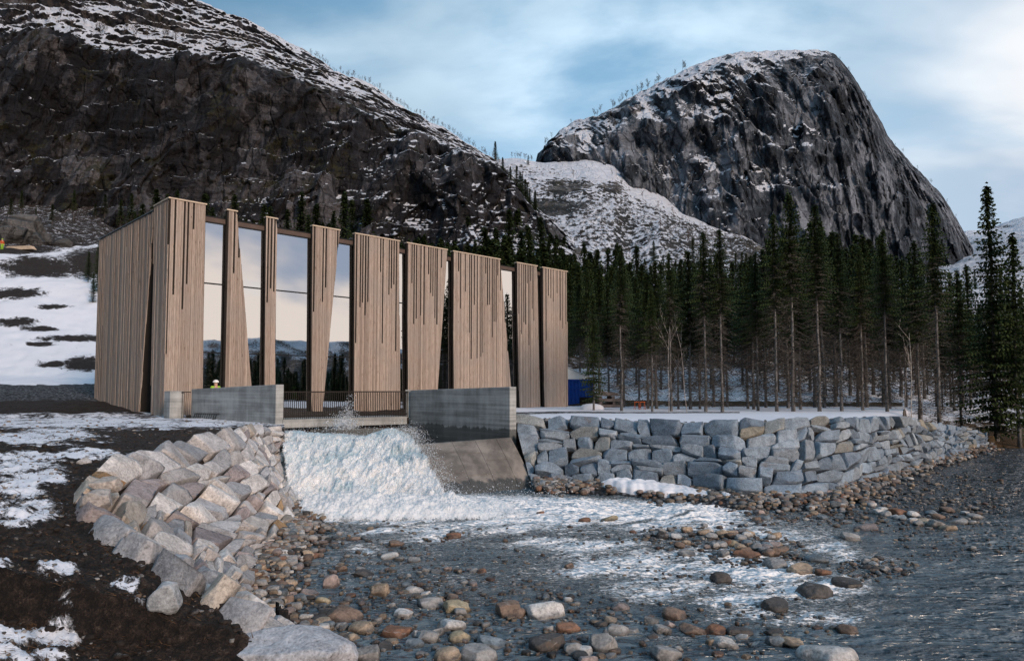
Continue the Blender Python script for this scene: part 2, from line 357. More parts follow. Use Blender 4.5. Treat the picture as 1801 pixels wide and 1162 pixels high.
def water_mat():
    m, T = newmat('river_water'); P = geo(T).outputs['Position']; A = T.n('ShaderNodeSeparateColor', {0: acol(T, 'mask').outputs[0]})
    rot = (0, 0, R_(-28))
    fl = T.vmap(P, (1.0, 3.2, 1.0), rot=rot)
    n1 = T.noise(fl, 1.5, 9, 0.72, 0.9); n2 = T.noise(fl, 7.5, 6, 0.7, 0.6); n3 = T.noise(T.vmap(P, (1.0, 2.2, 1.0), rot=rot), 0.9, 3, 0.5, 0.5)
    n5 = T.noise(T.vmap(P, (1.0, 2.6, 1.0), rot=rot), 4.2, 6, 0.68, 0.8)
    r1 = T.math('MULTIPLY', T.math('ABSOLUTE', T.math('SUBTRACT', n1, 0.5)), 3.2); r2 = T.math('MULTIPLY', T.math('ABSOLUTE', T.math('SUBTRACT', n5, 0.5)), 3.6)
    v = T.math('ADD', T.math('SUBTRACT', T.math('MULTIPLY', A.outputs[0], 1.15), T.math('MULTIPLY', T.math('ADD', r1, r2), 0.55)), T.math('MULTIPLY', T.math('SUBTRACT', n2, 0.5), 1.1))
    foam = T.ss(v, 0.15, 0.40)
    foam = T.math('MULTIPLY', foam, T.ss(A.outputs[0], 0.02, 0.2))
    deep = A.outputs[1]  # depth mask that also carries the painted dark reflection of the wood
    cur = T.noise(T.vmap(P, (0.22, 1.5, 1.0), rot=rot), 0.9, 6, 0.65, 0.8)
    col = T.mix(deep, T.mix(T.ss(cur, 0.36, 0.64), (0.070, 0.108, 0.138), (0.160, 0.222, 0.262)), (0.012, 0.015, 0.018))
    nW = T.noise(T.vmap(P, (1.0, 2.2, 1.0), rot=rot), 2.4, 2, 0.5, 0.6)
    h = T.math('ADD', T.math('ADD', nW, T.math('MULTIPLY', n3, 1.6)), T.math('ADD', T.math('MULTIPLY', n5, 0.10), T.math('MULTIPLY', foam, 0.22)))
    bn = T.n('ShaderNodeBump', {'Strength': 1.0, 'Distance': 0.34, 'Height': h})
    wt = T.n('ShaderNodeBsdfPrincipled', {'Base Color': col, 'Roughness': 0.05, 'IOR': 1.6, 'Specular IOR Level': 0.6, 'Normal': bn.outputs[0]})
    tr = T.n('ShaderNodeBsdfTransparent', {'Color': (0.62, 0.66, 0.62, 1)})
    lw = T.n('ShaderNodeLayerWeight', {'Blend': 0.25, 'Normal': bn.outputs[0]})
    w1 = T.n('ShaderNodeMixShader', {0: T.math('ADD', T.math('MULTIPLY', lw.outputs['Fresnel'], 0.9), T.math('ADD', 0.72, T.math('MULTIPLY', deep, 0.2)), clamp=True), 1: tr.outputs[0], 2: wt.outputs[0]})
    fm = T.n('ShaderNodeBsdfPrincipled', {'Base Color': T.mix(T.ss(v, 0.12, 0.58), (0.40, 0.52, 0.59), (0.90, 0.93, 0.96)), 'Roughness': 0.6, 'Specular IOR Level': 0.3, 'Normal': bn.outputs[0]})
    mx = T.n('ShaderNodeMixShader', {0: foam, 1: w1.outputs[0], 2: fm.outputs[0]})
    T.n('ShaderNodeOutputMaterial', {'Surface': mx.outputs[0]}); return m
M['water'] = water_mat()
def fall_mat():
    m, T = newmat('white_water'); P = geo(T).outputs['Position']; A = T.n('ShaderNodeSeparateColor', {0: acol(T, 'mask').outputs[0]})
    n1 = T.noise(T.vmap(P, (3.6, .9, 0.8)), 1.6, 8, 0.72, 0.9); n2 = T.noise(P, 14, 5, 0.75)
    f = T.ss(T.math('ADD', T.math('ADD', T.math('MULTIPLY', n1, 0.75), T.math('MULTIPLY', n2, 0.35)), A.outputs[0]), 0.37, 0.60)
    c = T.mix(f, (0.42, 0.56, 0.63), (0.95, 0.97, 0.99))
    b = T.n('ShaderNodeBump', {'Strength': 1.0, 'Distance': 0.05, 'Height': T.math('ADD', n1, T.math('MULTIPLY', n2, 0.12))})
    p = T.n('ShaderNodeBsdfPrincipled', {'Base Color': c, 'Roughness': 0.5, 'Specular IOR Level': 0.3, 'Normal': b.outputs[0], 'Subsurface Weight': 0.8, 'Subsurface Radius': (0.75, 0.75, 0.75), 'Subsurface Scale': 0.30})
    tl = T.n('ShaderNodeBsdfTranslucent', {'Color': (0.75, 0.88, 0.92, 1)})
    mx = T.n('ShaderNodeMixShader', {0: 0.10, 1: p.outputs[0], 2: tl.outputs[0]})
    tr = T.n('ShaderNodeBsdfTransparent')
    al = T.ss(T.math('ADD', A.outputs[1], T.math('ADD', T.math('MULTIPLY', T.math('SUBTRACT', n1, 0.5), 1.6), T.math('MULTIPLY', T.math('SUBTRACT', n2, 0.5), 0.8))), 0.28, 0.62)
    m2 = T.n('ShaderNodeMixShader', {0: al, 1: tr.outputs[0], 2: mx.outputs[0]})
    T.n('ShaderNodeOutputMaterial', {'Surface': m2.outputs[0]}); return m
M['fall'] = fall_mat()
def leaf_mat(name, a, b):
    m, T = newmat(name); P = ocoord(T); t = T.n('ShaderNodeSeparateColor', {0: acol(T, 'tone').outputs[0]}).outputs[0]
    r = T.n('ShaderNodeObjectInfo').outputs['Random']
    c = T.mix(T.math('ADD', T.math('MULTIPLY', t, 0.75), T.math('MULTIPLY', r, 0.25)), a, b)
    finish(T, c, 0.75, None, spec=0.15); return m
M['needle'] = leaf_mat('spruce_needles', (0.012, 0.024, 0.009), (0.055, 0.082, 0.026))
M['twig'] = leaf_mat('dead_twigs', (0.036, 0.032, 0.028), (0.13, 0.117, 0.103))
def bark_mat(name, a, b):
    m, T = newmat(name); P = ocoord(T); n = T.noise(T.vmap(P, (1, 1, 0.35)), 6.0, 6, 0.7)
    finish(T, T.mix(T.ss(n, 0.35, 0.65), a, b), 0.85, n, 0.5, 0.03, 0.2); return m
M['bark'] = bark_mat('spruce_bark', (0.075, 0.074, 0.073), (0.22, 0.215, 0.21))
M['birch'] = bark_mat('birch_bark', (0.14, 0.12, 0.11), (0.58, 0.54, 0.50))
M['scrub'] = bark_mat('scrub_bark', (0.035, 0.030, 0.028), (0.09, 0.075, 0.065))
M['hivis'] = simple('hivis_yellow', (0.28, 0.50, 0.04), 0.7); M['helmet'] = simple('white_helmet', (0.8, 0.8, 0.78), 0.35, var=0.02)
M['orange'] = simple('orange_cloth', (0.45, 0.09, 0.02), 0.7); M['navy'] = simple('navy_trousers', (0.02, 0.025, 0.04), 0.8); M['skin'] = simple('skin', (0.5, 0.3, 0.22), 0.5)
#@@SETTING
# ------------------------------------------------------------------ the two dry-stone walls (foot | top), shared by ground and masonry
LP = [((500, 840, .3), (492, 756, 2.1)), ((512, 890, 0), (440, 757, 2.15)), ((520, 925, 0), (400, 768, 2.3)), ((505, 945, 0), (300, 792, 2.2)),
      ((480, 968, 0), (200, 826, 2.1)), ((455, 985, .05), (158, 865, 1.9)), ((440, 1000, .1), (165, 905, 1.75)), ((432, 1030, .15), (225, 960, 1.5)),
      ((430, 1060, .2), (310, 1010, 1.3)), ((445, 1100, .2), (420, 1080, .97)), ((480, 1150, .2), (500, 1120, .75))]
RP = [((936, 860, 0), (905, 738, 2.4)), ((1000, 850, .2), (1000, 742, 2.35)), ((1100, 850, .3), (1100, 745, 2.33)), ((1200, 855, .3), (1200, 748, 2.33)),
      ((1300, 868, .3), (1290, 748, 2.38)), ((1400, 878, .15), (1390, 745, 2.42)), ((1480, 865, .1), (1470, 742, 2.42)), ((1550, 845, 0), (1530, 738, 2.4)),
      ((1620, 820, 0), (1580, 736, 2.35)), ((1680, 803, 0), (1650, 750, 1.5)), ((1740, 787, 0), (1735, 765, .7))]
Lf = np.array([Uz(*a) for a, b in LP]); Lt = np.array([Uz(*b) for a, b in LP])
Rf = np.array([Uz(*a) for a, b in RP]); Rt = np.array([Uz(*b) for a, b in RP])
near = [(-1.9, 8.2), (-.6, 7.6), (1.5, 6.5), (6, 4.5), (90, 2)]
far = [(90, 40), (45, 41), (36, 43.5)]
river_poly = [tuple(p[:2]) for p in Lf] + near + far + [tuple(p[:2]) for p in Rf[::-1]] + [(.5, 28.3), (-3.2, 32.4), (-4.4, 33.4), (-9.6, 29.9)]
bandL = [tuple(p[:2]) for p in Lf] + [tuple(p[:2]) for p in Lt[::-1]]
bandR = [tuple(p[:2]) for p in Rf] + [tuple(p[:2]) for p in Rt[::-1]]
def inpoly(poly, x, y):
    c = np.zeros(x.shape, bool); n = len(poly)
    for i in range(n):
        x1, y1 = poly[i]; x2, y2 = poly[(i + 1) % n]
        if y1 == y2: continue
        c ^= ((y1 > y) != (y2 > y)) & (x < (x2 - x1) * (y - y1) / (y2 - y1) + x1)
    return c
def pdist(pts, x, y, zs=None, closed=False):
    best = np.full(x.shape, 1e9); zz = np.zeros(x.shape); n = len(pts)
    for i in range(n if closed else n - 1):
        x1, y1 = pts[i][:2]; x2, y2 = pts[(i + 1) % n][:2]
        dx, dy = x2 - x1, y2 - y1; t = np.clip(((x - x1) * dx + (y - y1) * dy) / (dx * dx + dy * dy), 0, 1)
        d = np.hypot(x - x1 - t * dx, y - y1 - t * dy); m = d < best
        best = np.where(m, d, best)
        if zs is not None: zz = np.where(m, zs[i] + t * (zs[(i + 1) % n] - zs[i]), zz)
    return (best, zz) if zs is not None else best
GP = [-400, 0, 170, 300, 900, 1000, 1100, 1350, 1600, 2200]
GD = [34, 45, 60, 75, 100, 140, 200, 270]
GZ = [[2.2, 3.1, 5.5, 12, 25, 40, 74, 110], [2.2, 3.1, 4.8, 11, 23, 38, 70, 105], [2.2, 3.0, 4.4, 9.5, 21, 36, 65, 100], [2.2, 2.4, 3.0, 6, 14, 30, 58, 90],
      [2.2, 2.2, 2.2, 3.5, 8, 20, 45, 70], [2.3, 2.25, 2.15, 4.2, 9, 18, 36, 52], [2.35, 2.2, 2.1, 4.0, 7.5, 14, 30, 44], [2.4, 2.2, 2.1, 3.6, 6.5, 13, 28, 42],
      [2.35, 2.2, 2.1, 3.2, 6, 12, 22, 36], [2.3, 2.0, 2.0, 3.0, 5, 9, 18, 30]]
def bil(px, D, PX, DX, ZZ):
    ZZ = np.array(ZZ); i = np.clip(np.searchsorted(PX, px) - 1, 0, len(PX) - 2); j = np.clip(np.searchsorted(DX, D) - 1, 0, len(DX) - 2)
    PX = np.array(PX, float); DX = np.array(DX, float)
    u = np.clip((px - PX[i]) / (PX[i + 1] - PX[i]), 0, 1); v = np.clip((D - DX[j]) / (DX[j + 1] - DX[j]), 0, 1)
    return (ZZ[i, j] * (1 - u) + ZZ[i + 1, j] * u) * (1 - v) + (ZZ[i, j + 1] * (1 - u) + ZZ[i + 1, j + 1] * u) * v
def ground_h(x, y):
    x = np.asarray(x, float); y = np.asarray(y, float); shp = x.shape; x = np.atleast_1d(x); y = np.atleast_1d(y)
    px = 900.5 + F * x / np.maximum(y, 0.5)
    far_z = bil(px, y, GP, GD, GZ)
    leftn = np.interp(x, [-9, -7, -4.3, -3.28, -2.3, -1, .5], [1.85, 1.75, 1.32, .97, .62, .2, -.2])
    leftf = np.interp(y, [9, 12, 14, 20, 28, 34], [1.75, 1.92, 2.1, 2.25, 2.15, 2.2])
    lz = leftn + (leftf - leftn) * sst(9.0, 14, y)
    z = np.where(y < 34, np.where(px < 700, lz, 2.38), far_z)
    inR = inpoly(river_poly, x, y); dR = pdist(river_poly, x, y, closed=True)
    # free (unwalled) shores: the ground leans down to the water
    free = (px > 1592) | (y < 8.2)
    z = np.where(free & ~inR, np.minimum(z, 0.05 + dR * np.where(px > 1592, .16, .35)), z)
    dLt, zLt = pdist([tuple(p[:2]) for p in Lt], x, y, list(Lt[:, 2])); dLf, zLf = pdist([tuple(p[:2]) for p in Lf], x, y, list(Lf[:, 2]))
    dRt, zRt = pdist([tuple(p[:2]) for p in Rt], x, y, list(Rt[:, 2])); dRf, zRf = pdist([tuple(p[:2]) for p in Rf], x, y, list(Rf[:, 2]))
    inBL = inpoly(bandL, x, y); inBR = inpoly(bandR, x, y)
    z = np.where(~inR & ~inBL & (px < 700) & (y < 34), z + (zLt - 0.04 - z) * sst(1.6, 0.0, dLt), z)
    z = np.where(~inR & ~inBR & (px > 880) & (px < 1745) & (y < 46), z + (zRt - 0.02 - z) * sst(4.0, 0.0, dRt), z)
    bl = zLf + (zLt - zLf) * dLf / (dLf + dLt + 1e-6) - 0.04 - 0.28 * sst(0, .5, dLt); br = zRf + (zRt - zRf) * dRf / (dRf + dRt + 1e-6) - 0.02 - 0.33 * sst(0, .6, dRt)
    z = np.where(inBL, bl, z); z = np.where(inBR, br, z)
    bed = -0.16 - 0.25 * sst(0, 3, dR) - 0.9 * sst(1350, 1800, px) * sst(1, 6, dR)
    beach = np.where((px > 940) & (px < 1560) & (y < 30), sst(2.4, 0.0, dRf) * 0.42, 0) + sst(2.0, 0, dLf) * 0.30
    z = np.where(inR, bed + beach, z)
    return z.reshape(shp), inR.reshape(shp), dR.reshape(shp), (inBL | inBR).reshape(shp)
# one sheet of ground: river bed, banks, terrace, hillside
pxs = np.arange(-330, 2240, 3.2); Ds = np.geomspace(3.6, 268, 640)
PXg, Dg = np.meshgrid(pxs, Ds); Xg = (PXg - 900.5) / F * Dg; Yg = Dg
Zg, inRg, dRg, inBg = ground_h(Xg, Yg)
nb = fbm(Xg * .55, Yg * .55, 0 * Xg, 5) ; nf = fbm(Xg * 3.1, Yg * 3.1, 0 * Xg + 4, 5, .6); nh = fbm(Xg * .07, Yg * .07, 0 * Xg + 9, 5)
_, pyg = PIX(Xg, Yg, Zg)
leftbank = (PXg < 700) & (Dg < 34) & ~inRg & ~inBg
terr = (PXg > 860) & (Dg < 66) & ~inRg & ~inBg
amp = np.where(leftbank, .07 * np.clip(dRg / 2, .4, 1), np.where(terr, .03, np.where(inRg | inBg, .07, .25)))
Zg = Zg + amp * nb + np.where(leftbank, .12 * nf * sst(26, 9, Dg) + .05 * nf + .03 * fbm(Xg * 11, Yg * 11, 0 * Xg, 3) * sst(16, 8, Dg), np.where(inRg, .05 * nf, .012 * nf))
Zg = Zg + np.where(Dg > 66, nh * 2.2 * sst(66, 120, Dg), 0)
def ell(px, py, L):
    m = np.full(px.shape, -9.0)
    for cx, cy, rx, ry in L: m = np.maximum(m, 1 - np.hypot((px - cx) / rx, (py - cy) / ry))
    return m
SNL = [(190, 744, 330, 10), (330, 741, 140, 8), (40, 772, 130, 10), (55, 838, 60, 32), (50, 900, 62, 22), (20, 868, 40, 16), (95, 765, 60, 12), (110, 1004, 34, 10), (62, 1037, 62, 15), (235, 1030, 24, 9), (40, 1122, 78, 13), (60, 1156, 70, 11), (130, 1128, 24, 12), (-60, 1000, 90, 14), (160, 800, 60, 8), (12, 990, 22, 8), (60, 805, 70, 8), (250, 1060, 20, 5)]
sn_l = ell(PXg, pyg, SNL)
dark_s = ell(PXg, pyg, [(60, 470, 70, 16), (20, 515, 50, 9), (25, 567, 38, 8), (70, 578, 30, 5), (130, 595, 60, 6), (150, 640, 40, 12), (90, 540, 30, 4), (20, 437, 90, 9), (160, 462, 60, 22), (90, 640, 26, 5), (70, 605, 25, 4)])
S = np.zeros(Xg.shape); G = np.zeros(Xg.shape); B = np.zeros(Xg.shape)
S = np.where(leftbank, np.clip(.52 + sn_l * .45, -.25, .62), S)
hill = (PXg < 330) & (Dg >= 34)
S = np.where(hill, np.where(pyg > 664, np.where(pyg < 676, .75, .12), np.where(pyg > 432, np.where(dark_s > -.35, .52 - dark_s * .5, .80), .40)), S)
G = np.where(hill & (pyg > 672) & (pyg < 704), .9, G); S = np.where(hill & (pyg > 725), .55, S)
edge = pdist([tuple(p[:2]) for p in Rt], Xg, Yg)
S = np.where(terr, np.where(edge < 1.5, .18 + .33 * edge / 1.5, .92), S); G = np.where(terr, .95, G)
S = np.where(terr & (edge > 1.5) & (np.abs(Dg - 42) < 2.2) & (PXg < 1300), .42, S)
fl = (PXg >= 330) & (Dg >= 60)
S = np.where(fl, np.where(Dg < 64, .35, np.where(pyg > 648, .74, .46)), S); B = np.where(fl, .8, B)
rb = (PXg > 1585) & (Dg < 64) & (Dg > 32) & ~inRg & ~inBg
S = np.where(rb, .25 + .4 * sst(0, 12, dRg), S); B = np.where(rb, 1., B)
G = np.where(inRg, .9, np.where(inBg, 0, G)); S = np.where(inRg | inBg, 0, S)
Zg = Zg + np.where(leftbank, .05 * sst(.42, .60, S + .9 * (fbm(Xg * 1.1, Yg * 1.1, 0 * Xg, 4)) * 0), 0)
V = np.stack([Xg, Yg, Zg], -1)
me = npmesh('ground', V.reshape(-1, 3), gridF(*Xg.shape)); attr(me, 'mask', np.stack([S, G, B], -1).reshape(-1, 3))
tag(link('ground', me, M['ground']), kind='structure')
def gz(px, D):
    u = np.clip((px - pxs[0]) / 3.2, 0, len(pxs) - 1.01); v = np.clip(np.interp(D, Ds, np.arange(len(Ds))), 0, len(Ds) - 1.01)
    i, j = int(v), int(u); return float(Zg[i, j])
def gxy(x, y): return gz(900.5 + F * x / y, y)
# a wide coarse sheet below it, reaching past the mountains on every side
r = np.geomspace(1, 2500, 40); a = np.linspace(0, 2 * math.pi, 73)
Rr, Aa = np.meshgrid(r, a, indexing='ij'); me = npmesh('terrain', np.stack([Rr * np.cos(Aa), Rr * np.sin(Aa), -1.6 + 0 * Rr], -1).reshape(-1, 3), gridF(*Rr.shape))
attr(me, 'mask', np.zeros((Rr.size, 3)) + (.15, .2, .8)); tag(link('terrain', me, M['ground']), kind='structure')

# ------------------------------------------------------------------ mountains
def sheet(name, mat, cols, K, tw, px0, px1, dpx, rows, disp, snow, moss=0.3):
    """terrain sheet: cols {px: [(D, y) * K]} from foot over the crest to the far side"""
    ks = sorted(cols); px = np.arange(px0, px1 + .1, dpx); t = np.concatenate([np.linspace(k, k + 1, n, endpoint=False) for k, n in enumerate(rows)] + [[K - 1]])
    A = np.array([[cols[k][i] for i in range(K)] for k in ks], float)
    D = np.stack([np.interp(px, ks, A[:, i, 0]) for i in range(K)]); Yp = np.stack([np.interp(px, ks, A[:, i, 1]) for i in range(K)])
    def sm(Q):
        i = np.clip(t.astype(int), 0, K - 2); f = (t - i)[:, None]
        q0 = Q[np.clip(i - 1, 0, K - 1)]; q1 = Q[i]; q2 = Q[i + 1]; q3 = Q[np.clip(i + 2, 0, K - 1)]
        m1 = (q2 - q0) * .5 * .5; m2 = (q3 - q1) * .5 * .5
        return (2 * f**3 - 3 * f**2 + 1) * q1 + (f**3 - 2 * f**2 + f) * m1 + (-2 * f**3 + 3 * f**2) * q2 + (f**3 - f**2) * m2
    Dm, Ym = sm(D), sm(Yp); PXm = np.broadcast_to(px, Dm.shape)
    P = U(PXm, Ym, Dm); tt = np.broadcast_to(t[:, None], Dm.shape)
    dD, dz = disp(P, PXm, Ym, tt)
    ray = P - np.array([0, 0, CZ]); ray[..., 2] *= 0; ray /= np.linalg.norm(ray, axis=-1)[..., None]
    P = P + ray * dD[..., None]; P[..., 2] += dz
    n = gnorm(P); n *= np.sign(n[..., 2:3].mean() + 1e-9)
    S = snow(P, n, PXm, Ym, tt); g = moss + .35 * np.abs(n[..., 2])
    me = npmesh(name, P.reshape(-1, 3), gridF(*Dm.shape)); attr(me, 'mask', np.stack([S, g, 0 * g], -1).reshape(-1, 3))
    tag(link(name, me, mat, smooth=True), kind='structure')
    def zat(p, d):
        j = int(np.clip((p - px0) / dpx, 0, len(px) - 1)); c = P[:, j]; i = int(np.argmax(c[:, 1] >= d)) if (c[:, 1] >= d).any() else len(c) - 1
        return c[i]
    def crest(p):
        j = int(np.clip((p - px0) / dpx, 0, len(px) - 1)); c = P[:, j]; e = (c[:, 2] - CZ) / c[:, 1]; return c[int(np.argmax(e))]
    return zat, crest, P
# left mountain
lx = [-330, 0, 130, 200, 300, 420, 480, 540, 600, 640, 700, 760, 820, 870, 905, 940, 1010]
ltop = [30, 55, 78, 102, 116, 122, 135, 165, 190, 205, 232, 255, 282, 305, 335, 380, 440]
lcr = [-320, -180, -110, -66, -14, 30, 60, 92, 128, 148, 182, 212, 246, 276, 312, 360, 425]
cL = {}
for p, a, b in zip(lx, ltop, lcr):
    e = np.interp(p, [0, 500, 870, 1000], [1.0, 1.0, .95, .9])
    ft = np.interp(p, [-330, 170, 640, 1000], [410, 410, 450, 475])
    cL[p] = [(128 * e, ft + 60), (150 * e, ft), (163 * e, ft * .62 + a * .38), (182 * e, a), (215 * e, a * .55 + b * .45), (270 * e, b + 6), (300 * e, b), (400 * e, b + 50)]
def dL(P, px, y, t):
    x, d, z = P[..., 0], P[..., 1], P[..., 2]
    cliff = sst(.6, 1.3, t) * sst(3.4, 2.8, t); up = sst(2.8, 3.4, t) * sst(6.5, 5.2, t)
    rg = fbm(x / 24, d / 90, z / 75, 5, .55, ridge=True) * 11; b = fbm(x / 10, d / 30, z / 22, 5, .62) * 4.6
    st = fbm(x / 30, 0 * x, z / 3.2, 4, .6) * 1.6
    bk = np.round(fbm(x / 13, d / 60, z / 20, 3) * 4.5 + .5 * fbm(x / 4, d / 9, z / 5, 3)) * 1.5; rg = rg + bk
    u = x + .25 * z; ph = z / 9 + fbm(x / 40, d / 40, z / 60, 3) * 2.0; saw = (ph % 1.0)
    a = fbm(x / 16, d / 22, z / 16, 6, .62); q = z / 7.5 + 3.2 * fbm(x / 38, d / 50, z / 60, 5) ; tr = (q % 1.0)
    return cliff * (-rg - b + st - 2.4 * saw) + up * (a * 12 + 6.5 * (sst(.0, .35, tr) - tr)), (a * 1.2 + 4.5 * fbm(x / 22, d / 60, 0 * x + 3, 4)) * sst(4.2, 5.2, t) + up * a * 2.5 + .8 * fbm(x / 3.5, d / 3.5, z / 3.5, 4) * sst(3.5, 5, t)
def sL(P, n, px, y, t):
    x, d, z = P[..., 0], P[..., 1], P[..., 2]
    th = np.where(t < 3, .86 - .14 * sst(300, 700, px), .72); th = th - .10 * sst(3.0, 3.6, t)
    th = th + .5 * ell(px, y, [(60, 110, 30, 30)]) * 0
    s = .5 + (n[..., 2] - th) * 1.5 + .34 * fbm(x / 9, d / 18, z / 4, 5, .62)
    s += .30 * sst(-.3, .4, ell(px, y, [(260, 70, 260, 60), (640, 150, 90, 22), (120, 50, 150, 40)])) * (t > 2.9)
    s -= .30 * sst(-.2, .3, ell(px, y, [(480, 190, 190, 60)])) * (y > 140)
    return s
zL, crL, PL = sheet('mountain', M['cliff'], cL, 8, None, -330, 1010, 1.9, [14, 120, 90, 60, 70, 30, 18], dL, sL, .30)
# right dome
rx = [900, 930, 945, 965, 985, 1020, 1050, 1110, 1150, 1230, 1300, 1370, 1440, 1470, 1490, 1530, 1560, 1610, 1660, 1695, 1730, 1800]
rcr = [480, 340, 276, 250, 232, 212, 206, 172, 150, 112, 95, 88, 90, 98, 120, 182, 238, 296, 348, 408, 470, 560]
rft = [480, 400, 330, 310, 300, 300, 320, 350, 400, 440, 470, 500, 520, 520, 520, 520, 520, 520, 510, 500, 510, 570]
cR = {}
for p, c, f in zip(rx, rcr, rft):
    e = np.interp(p, [900, 1100, 1300, 1450, 1600, 1760], [1.06, 1.0, .97, 1.0, 1.12, 1.30])
    h = f - c
    cR[p] = [(470 * e, f + 25), (486 * e, f - h * .35), (500 * e, f - h * .72), (525 * e, c + h * .10 + 3), (575 * e, c), (700 * e, c + 60)]
def dR(P, px, y, t):
    x, d, z = P[..., 0], P[..., 1], P[..., 2]
    cl = sst(0, .3, t) * sst(3.9, 3.0, t)
    rg = fbm(x / 60, d / 300, z / 200, 5, .5, ridge=True) * 13; b = fbm(x / 24, d / 90, z / 60, 6, .58) * 9
    sl = fbm((x + z * .55) / 26, d / 300, z / 140, 5, .55, ridge=True) * 8 * sst(1380, 1500, px)
    rg = rg + np.round(fbm(x / 30, d / 90, z / 110, 3) * 5 + .5 * fbm(x / 9, d / 20, z / 14, 3)) * 3.6 + np.round(fbm((x + z * .3) / 13 + 9, d / 90, z / 45, 3) * 4) * 1.8
    q = z / 34 + 2.2 * fbm(x / 90, 0 * x, z / 200, 4); led = (q % 1) * sst(-.15, .25, fbm(x / 45, 0 * x, z / 30 + 7, 3))
    return cl * (-rg - b - sl - 12 * led), fbm(x / 10, d / 10, z / 10, 5) * 3.2 * sst(2.5, 3.4, t) * sst(4.9, 4.2, t) + fbm(x / 30, d / 30, z / 30, 4) * 5 * sst(2.8, 3.3, t) * (t < 4)
def sR(P, n, px, y, t):
    x, d, z = P[..., 0], P[..., 1], P[..., 2]
    s = .5 + (n[..., 2] - np.where(t < 3, .68, .80)) * 1.6 + .34 * fbm(x / 11, d / 20, z / 7, 5, .62) + .05 * sst(1480, 1300, px)
    s += .60 * sst(-.5, .5, ell(px, y, [(1200, 140, 110, 40), (1215, 135, 80, 26), (1360, 92, 90, 14), (1330, 250, 62, 9), (1400, 245, 40, 24), (1250, 205, 60, 22), (1225, 300, 60, 30), (1350, 325, 50, 14), (1135, 190, 14, 30), (1028, 250, 9, 38), (1300, 130, 40, 20), (1000, 230, 40, 12), (1330, 300, 60, 7)])) * (.30 + np.maximum(0, fbm(x / 16, d / 40, z / 4.5, 5, .6) + .12) * 4.2)
    s += .9 * sst(0, .5, ell(px, y, [(1132, 192, 8, 26), (1027, 252, 7, 42)]))
    s -= .3 * sst(1480, 1540, px)
    return s
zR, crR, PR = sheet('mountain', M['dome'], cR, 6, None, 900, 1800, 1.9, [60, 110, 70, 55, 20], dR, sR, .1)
# snowy scree fan between them
cT = {}
for p, ty in zip([820, 870, 905, 945, 1000, 1030, 1080, 1110, 1160, 1200, 1260, 1310, 1350, 1420, 1520], [285, 282, 281, 284, 286, 283, 292, 318, 345, 370, 398, 415, 440, 470, 520]):
    cT[p] = [(170, 585), (210, 530), (300, (ty + 500) / 2 + 30 * (p < 1150)), (430, ty + (470 - ty) * .22), (488, ty), (560, ty + 14), (640, ty + 60)]
def dT(P, px, y, t):
    x, d, z = P[..., 0], P[..., 1], P[..., 2]
    k = sst(4.6, 4.0, t); a = fbm(x / 9, d / 9, z / 9, 5, .62); h = fbm(x / 45, d / 60, z / 40, 4)
    return 0 * x, k * (a * 2.6 * sst(4.2, 2.5, t) + 1.3 * fbm(x / 3.2, d / 3.2, z / 3.2, 3) * sst(4.2, 2.5, t) + h * 5 + .6)
def sT(P, n, px, y, t):
    x, d, z = P[..., 0], P[..., 1], P[..., 2]
    s = .56 + (n[..., 2] - .84) * .9 + .52 * fbm(x / 2.6, d / 7, z / 2.4, 5, .62) + .10 * fbm(x / 22, d / 30, z / 20, 3)
    s += .40 * sst(2.6, 3.9, t) - .18 * sst(1100, 1350, px) * (t < 3.4) - .26 * sst(-.5, .5, .9 * fbm(x / 14, d / 20, z / 12, 4) + ell(px, y, [(985, 365, 50, 14), (1000, 330, 40, 14), (955, 300, 50, 12), (1075, 330, 22, 10), (905, 300, 45, 14)]))
    return s
zT, crT, PT = sheet('snow_slope', M['talus'], cT, 7, None, 820, 1520, 1.7, [20, 70, 110, 60, 14, 10], dT, sT, .15)
# low snowy hill far right
cF = {}
for p, a in zip([1520, 1600, 1690, 1730, 1801, 1900, 2240], [470, 440, 412, 400, 382, 372, 350]):
    cF[p] = [(215, 600), (330, 540), (520, a + 55), (820, a + 20), (900, a), (1300, a + 40)]
def dF(P, px, y, t):
    x, d, z = P[..., 0], P[..., 1], P[..., 2]; return 0 * x, fbm(x / 60, d / 60, z / 60, 5) * 9 * sst(4.7, 3.8, t) + fbm(x / 12, d / 12, z / 12, 4) * 2.0 * sst(4.9, 3, t)
def sF(P, n, px, y, t):
    x, d, z = P[..., 0], P[..., 1], P[..., 2]; return .62 + (n[..., 2] - .85) * .8 + .45 * fbm(x / 20, d / 40, z / 12, 5, .62)
zF, crF, PF = sheet('hill', M['talus'], cF, 6, None, 1520, 2240, 3.0, [30, 60, 60, 16, 10], dF, sF, .25)
# the valley's other side, behind and right of the camera: what the glazing mirrors, plus an added rise that shades the short side
az = np.linspace(R_(60), R_(292), 520)
tt_ = np.linspace(0, 1, 60); AA, TT = np.meshgrid(az, tt_)
hh = 62 + 26 * fbm(AA * 5, 0 * AA, 0 * AA + 2, 5); DD = 620 + 320 * TT
hh = hh * (1 + 4.5 * sst(R_(168), R_(205), AA)); ZZ = -2 + hh * np.clip(TT * 1.35, 0, 1) ** 1.3 - 60 * sst(.8, 1, TT) + 7 * fbm(AA * 30, TT * 6, 0 * AA, 5)  # rear left raised out of view to shade the building's short side
PV = np.stack([DD * np.sin(AA), DD * np.cos(AA), ZZ], -1); nn = gnorm(PV); nn *= np.sign(nn[..., 2:3].mean())
me = npmesh('hill', PV.reshape(-1, 3), gridF(*AA.shape)); attr(me, 'mask', np.stack([.05 + .75 * TT + .5 * fbm(AA * 60, TT * 12, 0 * AA, 4), .2 + 0 * TT, 0 * TT], -1).reshape(-1, 3))
